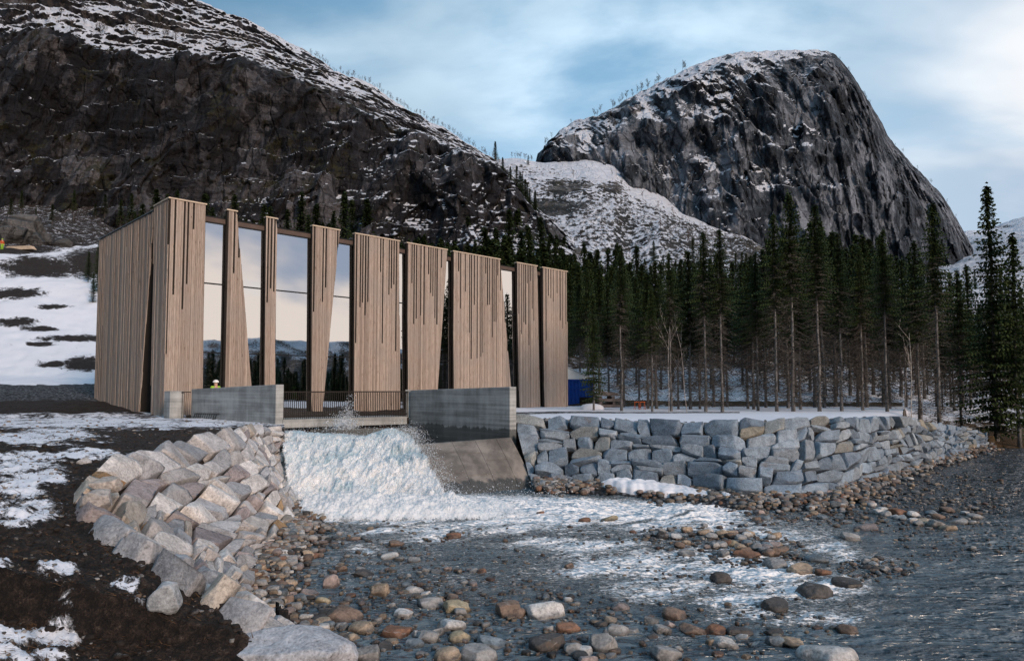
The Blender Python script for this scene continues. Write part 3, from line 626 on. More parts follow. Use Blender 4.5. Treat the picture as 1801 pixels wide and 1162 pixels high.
tag(link('hill', me, M['talus']), kind='structure')

# ------------------------------------------------------------------ river
pw = np.arange(380, 2150, 1.9); dw = np.geomspace(6.2, 62, 560)
PXw, Dw = np.meshgrid(pw, dw); Xw = (PXw - 900.5) / F * Dw; Yw = Dw; Zw = 0 * Xw
_, pyw = PIX(Xw, Yw, Zw)
def seg(px, py, x1, y1, x2, y2, r):
    t = np.clip(((px - x1) * (x2 - x1) + (py - y1) * (y2 - y1) * 4) / ((x2 - x1) ** 2 + 4 * (y2 - y1) ** 2 + 1e-6), 0, 1)
    return np.exp(-(((px - x1 - t * (x2 - x1)) / (2.6 * r)) ** 2 + ((py - y1 - t * (y2 - y1)) / r) ** 2))
fo = [(520, 882, 1240, 905, 22, 1.0), (560, 905, 900, 915, 22, .75), (1190, 905, 1250, 915, 18, .8), (1250, 925, 1470, 965, 13, .62), (930, 955, 1100, 958, 16, .42), (960, 935, 1120, 925, 12, .4),
      (1050, 1000, 1260, 985, 22, .62), (1260, 985, 1420, 1030, 24, .85), (1380, 1040, 1490, 1030, 16, .5), (1120, 1035, 1320, 1060, 26, .48), (1280, 1085, 1470, 1090, 22, .5), (570, 950, 640, 965, 16, .5), (1480, 985, 1560, 990, 10, .5),
      (1560, 930, 1700, 995, 12, .22), (1480, 1040, 1600, 1100, 22, .30), (640, 930, 760, 940, 22, .5), (1130, 1120, 1200, 1125, 12, .35)]
FO = 0 * Xw
for x1, y1, x2, y2, r_, k in fo: FO = np.maximum(FO, k * seg(PXw, pyw, x1, y1, x2, y2, r_))
base = .37 * (.75 + .7 * fbm(Xw * .35, Yw * .6, 0 * Xw, 4)) * sst(560, 760, PXw) * sst(1620, 1450, PXw) * sst(1130, 1040, pyw) * sst(870, 900, pyw)
stk = fbm((Xw * .88 + Yw * .47) * .45, (-Xw * .47 + Yw * .88) * 1.5, 0 * Xw + 5, 5, .6)
FO = np.where(pyw < 905 - 0 * Xw, FO, FO * np.clip(.62 + 1.7 * stk, .08, 1.05)); FO = np.clip(FO + base * (1 - FO) + .03, 0, 1)
ang = R_(-28); xr = Xw * math.cos(ang) - Yw * math.sin(ang); yr = Xw * math.sin(ang) + Yw * math.cos(ang)
wv = sst(1000, 880, pyw) * .5 + .5; Zw = (.06 * wv + .14 * FO ** 1.2) * fbm(xr * 1.3, yr * 2.6, 0 * xr, 5, .6) + (.016 + .05 * FO) * fbm(xr * 4.5, yr * 8, 0 * xr + 3, 4, .6) + .10 * np.clip(seg(PXw, pyw, 560, 885, 1000, 892, 16), 0, 1) + .16 * seg(PXw, pyw, 1205, 905, 1225, 910, 12)
deep = sst(1450, 1640, PXw) * sst(960, 860, pyw) + .25 * sst(1400, 1650, PXw)  # the wood's dark reflection at upper right is painted into the water colour
keep = inpoly(river_poly, Xw, Yw) | (pdist(river_poly, Xw, Yw, closed=True) < .7)
me = npmesh('river', np.stack([Xw, Yw, Zw], -1).reshape(-1, 3), gridF(*Xw.shape)[(keep[:-1, :-1] & keep[1:, 1:]).ravel()])
attr(me, 'mask', np.stack([FO, np.clip(deep, 0, 1), 0 * FO], -1).reshape(-1, 3)); tag(link('river', me, M['water']), kind='structure')
#@@BUILT
# ------------------------------------------------------------------ power station
D0 = 36.0
C0 = U(287, 731, D0); e1 = np.array([.7146, .6996]); nn_ = np.array([.6996, -.7146]); TH = math.atan2(.6996, .7146); O = np.array([C0[0], C0[1]]); GZ0 = 2.0
def fac(px, py, off=0.0):
    """hit of a sight line with the facade plane moved 'off' metres outward: (t along, z)"""
    d = U(px, py, 1.0) - np.array([0, 0, CZ]); s = ((O + nn_ * off) @ nn_) / (d[:2] @ nn_); p = d * s
    return float((p[:2] - O) @ e1), float(p[2] + CZ)
def sidew(px, py):
    d = U(px, py, 1.0) - np.array([0, 0, CZ]); s = (O @ e1) / (d[:2] @ e1); p = d * s
    return float((p[:2] - O) @ -nn_), float(p[2] + CZ)
B = empty('power_station', (O[0], O[1], GZ0), TH, 'hydropower station with tall panels of weathered vertical boards and mirror glass between them', 'building')
Zt = fac(293, 348)[1] - GZ0; ZT = Zt - .12
def lineT(top, bot, z):  # edge given by two sight points -> t at height z (local)
    t1, z1 = fac(*top); t2, z2 = fac(*bot); z1 -= GZ0; z2 -= GZ0
    return t1 + (t2 - t1) * (z - z1) / (z2 - z1)
def boards(mb, back, a0, a1, b0, b1, zt, zb, T3, dens=.40, bw=.092):
    """boards over a panel whose top spans a0..a1 and foot b0..b1; T3(t, depth, z) -> point"""
    lo, hi = min(a0, b0), max(a1, b1); n = int((hi - lo) / bw); bw = (hi - lo) / n; H = zt - zb
    def rng_at(t):
        z0, z1 = zb, zt
        for (at, ab, left) in ((a0, b0, True), (a1, b1, False)):
            if abs(at - ab) < 1e-4: continue
            zc = zb + (t - ab) / (at - ab) * H; inside_top = (t >= at) if left else (t <= at)
            if inside_top: z0 = max(z0, min(zc, zt)) if not ((t >= ab) if left else (t <= ab)) else z0
            else: z1 = min(z1, max(zc, zb))
        return z0, z1
    prev = False
    for i in range(n):
        t0 = lo + i * bw + .004; t1 = lo + (i + 1) * bw - .004
        p0, q0 = rng_at(t0); p1, q1 = rng_at(t1)
        if q0 - p0 < .05 and q1 - p1 < .05: continue
        short = random.random() < dens and not prev; prev = short
        dep = random.choice([.0, .0, .012, .022]); tone = min(1, max(0, random.gauss(.5, .2)))
        z = max(p0, p1) if False else None
        if short:
            cut = zt - H * random.choice([.12, .2, .28, .36, .45, .58, .7]) * random.uniform(.8, 1.15)
            q0 = min(q0, cut); q1 = min(q1, cut)
            if q0 <= p0 or q1 <= p1: continue
        vs = [T3(t0, dep, p0), T3(t1, dep, p1), T3(t1, dep + .05, p1), T3(t0, dep + .05, p0), T3(t0, dep, q0), T3(t1, dep, q1), T3(t1, dep + .05, q1), T3(t0, dep + .05, q0)]
        # butt joints: each board is two or three lengths with their own tone
        mb.hexa(vs, tone)
def front(t, d, z): return (t, d, z)
PANELS = [((293, 348), (287, 700), (363, 358), (357, 683), 0.0, 'corner'), ((400, 369), (394, 683), (417, 371), (443, 683), -.08, ''), ((468.5, 381), (465.5, 683), (488, 384), (485, 683), -.10, ''),
          ((550, 397), (548, 685), (598, 404), (571, 685), -.12, ''), ((624.5, 410), (623, 690), (703, 422), (704, 690), -.14, ''), ((716, 428), (718, 685), (787, 438), (770, 683), -.16, ''),
          ((797, 442), (799, 680), (880, 456), (900, 690), -.18, ''), ((909, 463), (914, 710), (945, 469), (950, 710), -.2, ''), ((954, 471), (958, 712), (997, 477), (1000, 712), -.22, '')]
TH_P = .26
LEN = fac(999, 700)[0]; DEP = sidew(170, 560)[0]
edges = []
for k, (tl, bl, tr, br, dz, kind) in enumerate(PANELS):
    zt = Zt + dz; zb = -.15
    a0, a1 = lineT(tl, bl, zt), lineT(tr, br, zt); b0, b1 = lineT(tl, bl, zb), lineT(tr, br, zb)
    if kind: a0 = b0 = 0.0
    if k == 8: b1 = a1 = LEN
    edges.append((a0, a1, b0, b1, zt))
    th = TH_P
    # backing body
    mb = MB(); e = .012
    mb.hexa([(b0 + e, .055, zb), (b1 - e, .055, zb), (b1 - e, th, zb), (b0 + e, th, zb), (a0 + e, .055, zt), (a1 - e, .055, zt), (a1 - e, th, zt), (a0 + e, th, zt)])
    pan = mb.build('cladding_panel', M['dark_wood'], B)
    mb = MB(); boards(mb, None, a0, a1, b0, b1, zt - .02, zb, front, .40); mb.build('board_cladding', M['wood'], pan)
    mb = MB()
    if not kind: mb.box((a0 - .03, -.035, zt), (a1 + .03, th + .02, zt + .07)); mb.build('cap_board', M['cap'], pan)
    else:
        mb.box((-.035, -.035, zt), (a1 + .03, th + .02, zt + .07)); mb.build('cap_board', M['cap'], pan)
# corner block's return on the short side, and the long tapering side panel
def sideT(t, d, z): return (d, t, z)
def lineS(top, bot, z):
    t1, z1 = sidew(*top); t2, z2 = sidew(*bot); z1 -= GZ0; z2 -= GZ0
    return t1 + (t2 - t1) * (z - z1) / (z2 - z1)
sA, sB = lineS((271, 361), (264, 731), Zt), lineS((271, 361), (264, 731), -.15)
sC, sD = lineS((270, 368), (243, 731), Zt), lineS((270, 368), (243, 731), -.15)
mb = MB(); mb.hexa([(.055, TH_P + .004, -.15), (.62, TH_P + .004, -.15), (.62, sB - .01, -.15), (.055, sB - .01, -.15), (.055, TH_P + .004, Zt), (.62, TH_P + .004, Zt), (.62, sA - .01, Zt), (.055, sA - .01, Zt)])
pan = mb.build('cladding_panel', M['dark_wood'], B)
mb = MB(); boards(mb, None, .05, sA, .05, sB, Zt - .02, -.15, sideT, .4); mb.build('board_cladding', M['wood'], pan)
mb = MB(); mb.box((-.035, TH_P + .024, Zt), (.65, sA + .03, Zt + .07)); mb.build('cap_board', M['cap'], pan)
zs = Zt - .22
mb = MB(); mb.hexa([(.055, sD + .01, -.4), (.6, sD + .01, -.4), (.6, DEP, -.4), (.055, DEP, -.4), (.055, sC + .01, zs), (.6, sC + .01, zs), (.6, DEP, zs), (.055, DEP, zs)])
pan = mb.build('cladding_panel', M['dark_wood'], B)
mb = MB(); boards(mb, None, sC, DEP, sD, DEP, zs - .02, -.4, sideT, .45, .12); mb.build('board_cladding', M['wood'], pan)
mb = MB(); mb.box((-.03, sC - .03, zs), (.62, DEP + .03, zs + .06)); mb.build('cap_board', M['frame'], pan)
# glazing between the panels
gl_top = lineT  # noqa
zgt = fac(380, 392, -TH_P)[1] - GZ0; zm1 = fac(377, 499, -TH_P)[1] - GZ0; zm2 = fac(376, 620, -TH_P)[1] - GZ0
bays = [(edges[i][1], edges[i + 1][0], edges[i][3], edges[i + 1][2]) for i in range(8)]
for (u0, u1, v0, v1) in bays:
    x0 = min(u0, v0) - .1; x1 = max(u1, v1) + .1
    # only between neighbouring panels' backs: the panels stand in front of the frame
    y0, y1 = TH_P + .03, TH_P + .12
    fb = MB(); fb.box((x0 + .002, y0, -.1), (x1 - .002, y1, .0)); wf = fb.build('window', M['frame'], B)
    for (za, zb_) in ((zm2 - .03, zm2 + .03), (zm1 - .035, zm1 + .035), (zgt - .05, zgt + .02)): fb = MB(); fb.box((x0 + .002, y0, za), (x1 - .002, y1, zb_)); fb.build('transom', M['frame'], wf)
    for (xa, xb) in ((x0, x0 + .05), (x1 - .05, x1)): sl = MB(); sl.box((xa, y0 + .003, .001), (xb, y1 - .003, zgt - .051)); sl.build('stile', M['frame'], wf)
    for za, zb_ in ((.0, zm2 - .03), (zm2 + .03, zm1 - .035), (zm1 + .035, zgt - .05)):
        g = MB(); g.add([(x0 + .05, TH_P + .07, za), (x1 - .05, TH_P + .07, za), (x1 - .05, TH_P + .07, zb_), (x0 + .05, TH_P + .07, zb_)], [(0, 1, 2, 3)]); g.build('pane', M['glass'], wf)
# fascia over the glazing and the roof
mb = MB(); mb.box((.62, TH_P + .02, zgt + .022), (LEN - .6, TH_P + .35, zgt + .265)); mb.build('fascia', M['fascia'], B)
rz = zgt + .27
mb = MB(); mb.box((.62, TH_P + .005, rz), (LEN - .25, DEP - .1, rz + .06)); rf = mb.build('roof', M['frame'], B)
mb = MB(); mb.box((.8, TH_P + 3.0, rz + .063), (LEN - .5, DEP - .3, rz + .22)); mb.build('roof_snow', M['snow'], rf)
# slit window on the short side
mb = MB(); mb.box((.62, sA - .2, -.1), (.70, sD + .3, zs - .1)); sw = mb.build('window', M['frame'], B)
for z0, z1 in ((.15, 1.9), (2.0, 3.4), (3.5, 9.5)):
    mb = MB(); mb.add([(.605, sA + .02, z0), (.605, sD + .1, z0), (.605, sD + .1, z1), (.605, sA + .02, z1)], [(0, 1, 2, 3)]); mb.build('pane', M['glass'], sw)
# rear and end walls, floor, things seen faintly inside
mb = MB(); mb.box((.3, DEP - .12, -.3), (LEN - .02, DEP, rz - .003)); mb.box((LEN - .25, TH_P + .004, -.3), (LEN - .02, DEP - .122, rz - .003)); mb.build('rear_wall', M['dark_wood'], B)
mb = MB(); mb.box((.71, TH_P + .13, -.12), (LEN - .26, DEP - .13, -.02)); mb.build('floor', M['interior'], B)
mb = MB()
for t in np.arange(3.2, LEN - 1, 3.4): mb.box((t, 1.3, -.02), (t + .28, 1.6, rz - .02))
mb.build('inner_column', M['turq'], B)
mc = MB(); mc.tube([(8.2, 3.6, .02), (8.2, 3.6, 1.3)], 1.1, 20); mc.tube([(8.2, 3.6, 1.3), (8.2, 3.6, 2.0)], [.8, .45], 16); mc.tube([(6.8, 3.6, .5), (9.9, 3.6, .5)], .35, 12)
o = mc.build('turbine_casing', M['red'], None, True); o.location = (O[0], O[1], GZ0); o.rotation_euler = (0, 0, TH); tag(o, 'dark red turbine casing seen dimly through the lower glass', 'machine')
# concrete foot of the side wall: wedge dropping to the left
mb = MB(); mb.hexa([(-.06, sD, -1.2), (.3, sD, -1.2), (.3, DEP + .2, -1.2), (-.06, DEP + .2, -1.2), (-.06, sD, -.16), (.3, sD, -.16), (.3, DEP + .2, .6), (-.06, DEP + .2, .6)])
mb.v = [(v[0] + .07, v[1], v[2]) for v in mb.v]; mb.build('foundation', M['conc'], B)

# ------------------------------------------------------------------ concrete outlet works in front
def quadwall(p, q, z0p, z0q, z1p, z1q, th, side=1):
    """wall from plan point p to q, given bottom/top heights at both ends, thickness to one side"""
    p = np.array(p, float); q = np.array(q, float); d = (q - p) / np.linalg.norm(q - p); n = np.array([-d[1], d[0]]) * side * th
    r = [(*p, z0p), (*q, z0q), (*(q + n), z0q), (*(p + n), z0p), (*p, z1p), (*q, z1q), (*(q + n), z1q), (*(p + n), z1p)]
    return r if side > 0 else [r[i] for i in (1, 0, 3, 2, 5, 4, 7, 6)]
LN = U(485.5, 676, 29.4); LFr = U(337, 684, 34.6)
mb = MB(); mb.hexa(quadwall(LFr[:2], LN[:2], .8, .2, LFr[2], LN[2], .36, 1)); wl = mb.build('wing_wall', M['conc'], None, bevel=.012)
tag(wl, 'pale board-marked concrete wing wall left of the waterfall', 'concrete wall')
mb = MB()
dd = (LN - LFr)[:2]; dd /= np.linalg.norm(dd); off = np.array([dd[1], -dd[0]]) * .03
for i in range(11):
    c = LFr[:2] + dd * (.35 + i * .22) + off; c2 = c + dd * .16
    mb.tube([(c[0], c[1], LFr[2] - 1.42), (c2[0], c2[1], LFr[2] - 1.17)], .013, 5)
a = LFr[:2] + dd * .45 + off; b = LFr[:2] + dd * 3.0 + off
mb.tube([(a[0], a[1], LFr[2] - 1.17), (b[0], b[1], LFr[2] - 1.15)], .013, 5)
mb.build('wall_grating', M['steel'], wl)
RFr = U(722, 686, 33.1); RNr = U(896.5, 680, 28.1)
mb = MB(); mb.hexa(quadwall(RFr[:2], RNr[:2], .9, .9, RFr[2], RNr[2], .36, 1)); wr = mb.build('wing_wall', M['conc_wet'], None, bevel=.012)
tag(wr, 'tall concrete wing wall with a dark wet foot right of the waterfall', 'concrete wall')
p = U(718, 690, 33.35)[:2]; mb = MB(); mb.box((p[0] - .12, p[1] - .1, 1.3), (p[0] + .1, p[1] + .12, 3.62)); mb.build('corner_post', M['conc'], wr)
# pillar beside the building corner and the little gate
p = U(306, 700, 34.4)[:2]; mb = MB(); d2 = dd * .33; n2 = np.array([-dd[1], dd[0]]) * .33
mb.hexa([(*(p - d2 - n2), 1.8), (*(p + d2 - n2), 1.8), (*(p + d2 + n2), 1.8), (*(p - d2 + n2), 1.8), (*(p - d2 - n2), 3.55), (*(p + d2 - n2), 3.55), (*(p + d2 + n2), 3.55), (*(p - d2 + n2), 3.55)])
tag(mb.build('concrete_pillar', M['conc'], None, bevel=.01), 'short square concrete pillar at the foot of the corner panel', 'pillar')
def railing(p, q, z0, z1, n, label, end_posts=True):
    p = np.array(p, float); q = np.array(q, float); d = (q - p) / np.linalg.norm(q - p)
    r = empty('railing', (p[0], p[1], z0), 0, label, 'railing'); L = q - p
    t = MB(); t.box((-.01, -.03, 0), (1, .03, .045)); 
    def bar(z, w, h, name):
        m = MB(); nrm = np.array([-d[1], d[0]]) * w
        m.hexa([(*(-nrm), z), (*(L - nrm), z), (*(L + nrm), z), (*(nrm), z), (*(-nrm), z + h), (*(L - nrm), z + h), (*(L + nrm), z + h), (*(nrm), z + h)]); m.build(name, M['steel'], r)
    bar(z1 - z0 - .05, .035, .05, 'top_rail'); bar(.05, .02, .03, 'bottom_rail')
    bm = None
    for i in range(n):
        c = L * (i + .5) / n
        if bm is None:
            m = MB(); m.box((-.010, -.02, -.08), (.010, .02, z1 - z0 - .052)); bo = m.build('baluster', M['steel'], r); bm = bo; o = bo
        else: o = bm.copy(); COL.objects.link(o); o.parent = r
        o.location = (c[0], c[1], 0); o.rotation_euler = (0, 0, math.atan2(d[1], d[0]))
    return r
A1 = U(498, 688, 29.75); B1 = U(718, 687, 33.2)
railing(A1[:2], B1[:2], A1[2] - 1.12, A1[2], 66, 'dark steel railing of thin upright bars across the outlet bridge')
A2 = U(319.5, 689, 34.3); B2 = U(336, 689, 34.5)
railing(A2[:2], B2[:2], A2[2] - 1.35, A2[2] + .02, 5, 'short dark steel gate between the square pillar and the left wing wall')
# bridge slab and weir
def slab(p, q, z0, z1, depth, name, mat, label, cat):
    m = MB(); m.hexa(quadwall(p, q, z0, z0, z1, z1, depth, 1)); return tag(m.build(name, mat, None, bevel=.01), label, cat)
slab(U(497.5, 740, 29.6)[:2], U(716, 735, 33.0)[:2], 2.02, 2.38, 1.6, 'bridge_slab', M['conc'], 'thin pale concrete bridge slab under the steel railing', 'bridge')
slab(U(498, 750, 30.4)[:2], U(731, 750, 31.6)[:2], .4, 1.92, .3, 'weir_wall', M['conc_wet'], 'low grey concrete weir wall behind the falling water', 'weir')
# sloping apron right of the fall, with raised formwork seams
TL, TR, BR_, BL_ = U(728, 781, 27.7), U(898, 768.5, 27.9), Uz(943, 866, -.15), Uz(765, 884, -.15)
us, vs_ = np.linspace(0, 1, 60), np.linspace(0, 1, 40); UU, VV = np.meshgrid(us, vs_)
Q = (TL * (1 - UU[..., None]) + TR * UU[..., None]) * (1 - VV[..., None]) + (BL_ * (1 - UU[..., None]) + BR_ * UU[..., None]) * VV[..., None]
Q[..., 2] += .10 * np.sin(VV * math.pi)
nn3 = gnorm(Q); nn3 *= np.sign(nn3[..., 2:3].mean()); back = Q - nn3 * .5
Vv = np.concatenate([Q.reshape(-1, 3), back.reshape(-1, 3)]); f1 = gridF(40, 60); n_ = 2400
rim = []
idx = np.arange(2400).reshape(40, 60); ring = list(idx[0]) + list(idx[1:, -1]) + list(idx[-1, -2::-1]) + list(idx[-2:0:-1, 0])
for i in range(len(ring)): a_, b_ = ring[i], ring[(i + 1) % len(ring)]; rim.append((a_, b_, b_ + n_, a_ + n_))
me = npmesh('apron', Vv, np.concatenate([f1[:, ::-1], f1 + n_, np.array(rim)]))
ap = tag(link('spillway_apron', me, M['apron']), 'bare sloping concrete spillway apron with seam lines below the right wing wall', 'spillway')
def seam(pts, r=.016):
    m = MB(); P_ = []
    for u, v in pts:
        i, j = int(v * 39), int(u * 59); P_.append(tuple(Q[i, j] + nn3[i, j] * .003))
    m.tube(P_, r, 5); m.build('formwork_seam', M['apron'], ap)
for u in (.15, .40, .64, .86): seam([(u, v) for v in np.linspace(0, 1, 14)], .014)
for u0, u1, v in ((.15, .4, .25), (.4, .64, .3), (.15, .4, .62), (.4, .64, .68), (.64, .86, .45)): seam([(u0, v), (u1, v)], .010)

# ------------------------------------------------------------------ waterfall
nu, nv = 430, 300
u = np.linspace(-.02, 1.04, nu); v = np.linspace(0, 1, nv); UU, VV = np.meshgrid(u, v)
topL, topR = U(489, 760, 28.9), U(722, 764, 28.3)
botL, botR = Uz(508, 893, -.1), Uz(800, 893, -.1)
crest = topL * (1 - UU[..., None]) + topR * UU[..., None]; foot = botL * (1 - UU[..., None]) + botR * UU[..., None]
k = VV[..., None]
prof_h = np.clip(VV * 1.25, 0, 1) ** .85; zf = 1 - np.clip((VV - .10) / .9, 0, 1) ** 1.55
P = crest + (foot - crest) * (k ** (.9 + .5 * UU[..., None])); hz = crest[..., 2]; P[..., 2] = -.1 + (hz + .1) * zf
x, y, z = P[..., 0], P[..., 1], P[..., 2]
bul = fbm(x * .9, y * .6, z * .6, 3) * .45; ro = (np.abs(fbm(x * 2.3, y * .8, z * .8, 5, .58)) * 1.2 - .12) * .75; fi = fbm(x * 8, y * 4, z * 2.2, 3, .5) * .07
am = .35 + .65 * sst(0, .25, VV)
d = am * (bul + ro + fi)
out = np.array([.25, -.85, .35])
P = P + out * d[..., None]
P[..., 2] += .10 * fbm(x * 2.5, 0 * x, 0 * x + 8, 5, .6) * sst(.3, 0, VV); P[..., 2] += .22 * np.exp(-((UU - .84) / .11) ** 2) * sst(.5, 0, VV) - .10 * np.exp(-((UU - .62) / .08) ** 2) * sst(.3, 0, VV) + .10 * np.exp(-((UU - .12) / .12) ** 2) * sst(.3, 0, VV)
al = np.minimum(1.0, np.minimum(sst(-.02, .03, UU), sst(1.04, .93, UU)) + .0) * np.ones_like(UU)
teal = -.10 + .12 * VV - .16 * (fbm(x * 1.1, 0 * x, z * 1.0 + 3, 4) > .12) * sst(.35, .6, VV) - .12 * sst(.3, 0, VV)  # blue-grey shadow patches put into the lower fall's colour; thin teal at the crest
me = npmesh('waterfall', P.reshape(-1, 3), gridF(nv, nu)); attr(me, 'mask', np.stack([teal, al, al], -1).reshape(-1, 3))
wf_ = tag(link('waterfall', me, M['fall']), kind='structure')
sh = P + out * (.10 + .16 * np.abs(fbm(x * 3.1, y * 1.4, z * 1.6 + 7, 5, .6)))[..., None]
me = npmesh('spray_veil', sh.reshape(-1, 3), gridF(nv, nu)); attr(me, 'mask', np.stack([.06 + 0 * al, (.24 + .5 * fbm(x * 1.6, y, z * 1.2 + 2, 4)) * al, al], -1).reshape(-1, 3))
link('spray_veil', me, M['fall'], wf_)
# churned foam heaped where the fall lands
nu, nv = 560, 150; uu, vv = np.meshgrid(np.linspace(0, 1, nu), np.linspace(0, 1, nv))
cx = 500 + 520 * uu; cy = 920 - 40 * vv - 6 * uu + 8 * (1 - uu) * 0
p0 = Uz(cx, cy, 0); env = np.sin(np.pi * np.clip(vv, 0, 1)) ** .8 * (sst(0, .08, uu) * sst(1, .55, uu)) 
hgt = env * (.28 + .35 * np.clip(fbm(p0[..., 0] * 1.3, p0[..., 1] * 1.0, 0 * uu, 6, .65) + .15, -.2, 1)) + env * .10 * fbm(p0[..., 0] * 9, p0[..., 1] * 7, 0 * uu, 4, .7)
p0[..., 2] = -.05 + hgt * np.interp(cx, [500, 620, 760, 1020], [1.2, 1.4, 1.2, .7])
me = npmesh('foam', p0.reshape(-1, 3), gridF(nv, nu)); attr(me, 'mask', np.stack([.02 + 0 * env, .15 + env * 1.5, env], -1).reshape(-1, 3))
tag(link('foam', me, M['fall']), 'white churned foam heaped at the foot of the waterfall', 'foam', kind='stuff')
# thrown drops
dm = MB()
def drop(p, s):
    q = [Vector(p) + Vector((random.gauss(0, s), random.gauss(0, s), random.gauss(0, s))) for _ in range(4)]
    dm.add(q, [(0, 1, 2), (0, 2, 3), (0, 3, 1), (1, 3, 2)], .5)
pc = U(604, 750, 29.0)
for i in range(1500):
    h = abs(random.gauss(0, .5)); 
    if h > 1.45: continue
    sp_w = .28 * (1 - h / 1.7) + .03; drop(pc + np.array([random.gauss(.25 * h, sp_w) , random.gauss(-.1, .2), h - .1]), .014 if h > .4 else .024)
for i in range(9000):
    i0 = random.choice([random.uniform(0, 1), random.uniform(.85, 1.0)]); j0 = random.uniform(0, 1)
    q = P[int(j0 * 299), min(429, int(i0 * 429))]; drop(q + np.array([random.gauss(.05, .12) + (.12 if i0 > .85 else 0), -abs(random.gauss(.15, .16)), random.gauss(.10, .16)]), random.choice([.006, .008, .014]))
for i in range(7000):
    q = Uz(random.choice([random.uniform(505, 1000), random.uniform(505, 800)]), random.gauss(890, 10), 0); drop(q + np.array([0, 0, abs(random.gauss(.18, .25))]), random.choice([.007, .009, .015]))
dr = dm.build('spray', M['fall']); 
a_ = dr.data.color_attributes.new('mask', 'FLOAT_COLOR', 'POINT'); a_.data.foreach_set('color', np.tile([.3, 1, 1, 1], len(dr.data.vertices)).astype(np.float32))
tag(dr, 'fine white drops thrown up around the waterfall', 'spray', kind='stuff')
#@@STONES
# ------------------------------------------------------------------ stones
def cubegrid(m):
    d = {}; V_ = []; F_ = []
    def vid(p):
        k = tuple(round(q, 5) for q in p)
        if k not in d: d[k] = len(V_); V_.append(p)
        return d[k]
    g = np.linspace(-1, 1, m)
    for ax in range(3):
        for s in (-1, 1):
            o = [a for a in range(3) if a != ax]
            def pt(i, j):
                p = [0, 0, 0]; p[ax] = s; p[o[0]] = g[i]; p[o[1]] = g[j]; return tuple(p)
            for i in range(m - 1):
                for j in range(m - 1):
                    q = [vid(pt(i, j)), vid(pt(i + 1, j)), vid(pt(i + 1, j + 1)), vid(pt(i, j + 1))]
                    if (s > 0) != (ax == 1): F_.append(q)
                    else: F_.append(q[::-1])
    return np.array(V_), np.array(F_)
CG = {m: cubegrid(m) for m in (4, 5, 7, 9, 12, 22)}
def rock(m, rg, rnd=.35, planes=9, dmin=.72, dmax=.98, rough=.05, fr=1.6):
    V_, F_ = CG[m]; s = V_ / np.linalg.norm(V_, axis=1)[:, None]
    p = V_ * (1 - rnd) + s * rnd * 1.12
    for _ in range(planes):
        n = rg.normal(size=3); n /= np.linalg.norm(n); h = rg.uniform(dmin, dmax) * (1 + .45 * (np.abs(n).sum() - 1) * (1 - rnd))
        p = p - n * np.maximum(0, p @ n - h)[:, None]
    if rough: 
        o = rg.uniform(0, 50, 3); q = p * fr + o
        p = p + s * (fbm(q[:, 0], q[:, 1], q[:, 2], 4, .55) * rough)[:, None]
    return p, F_
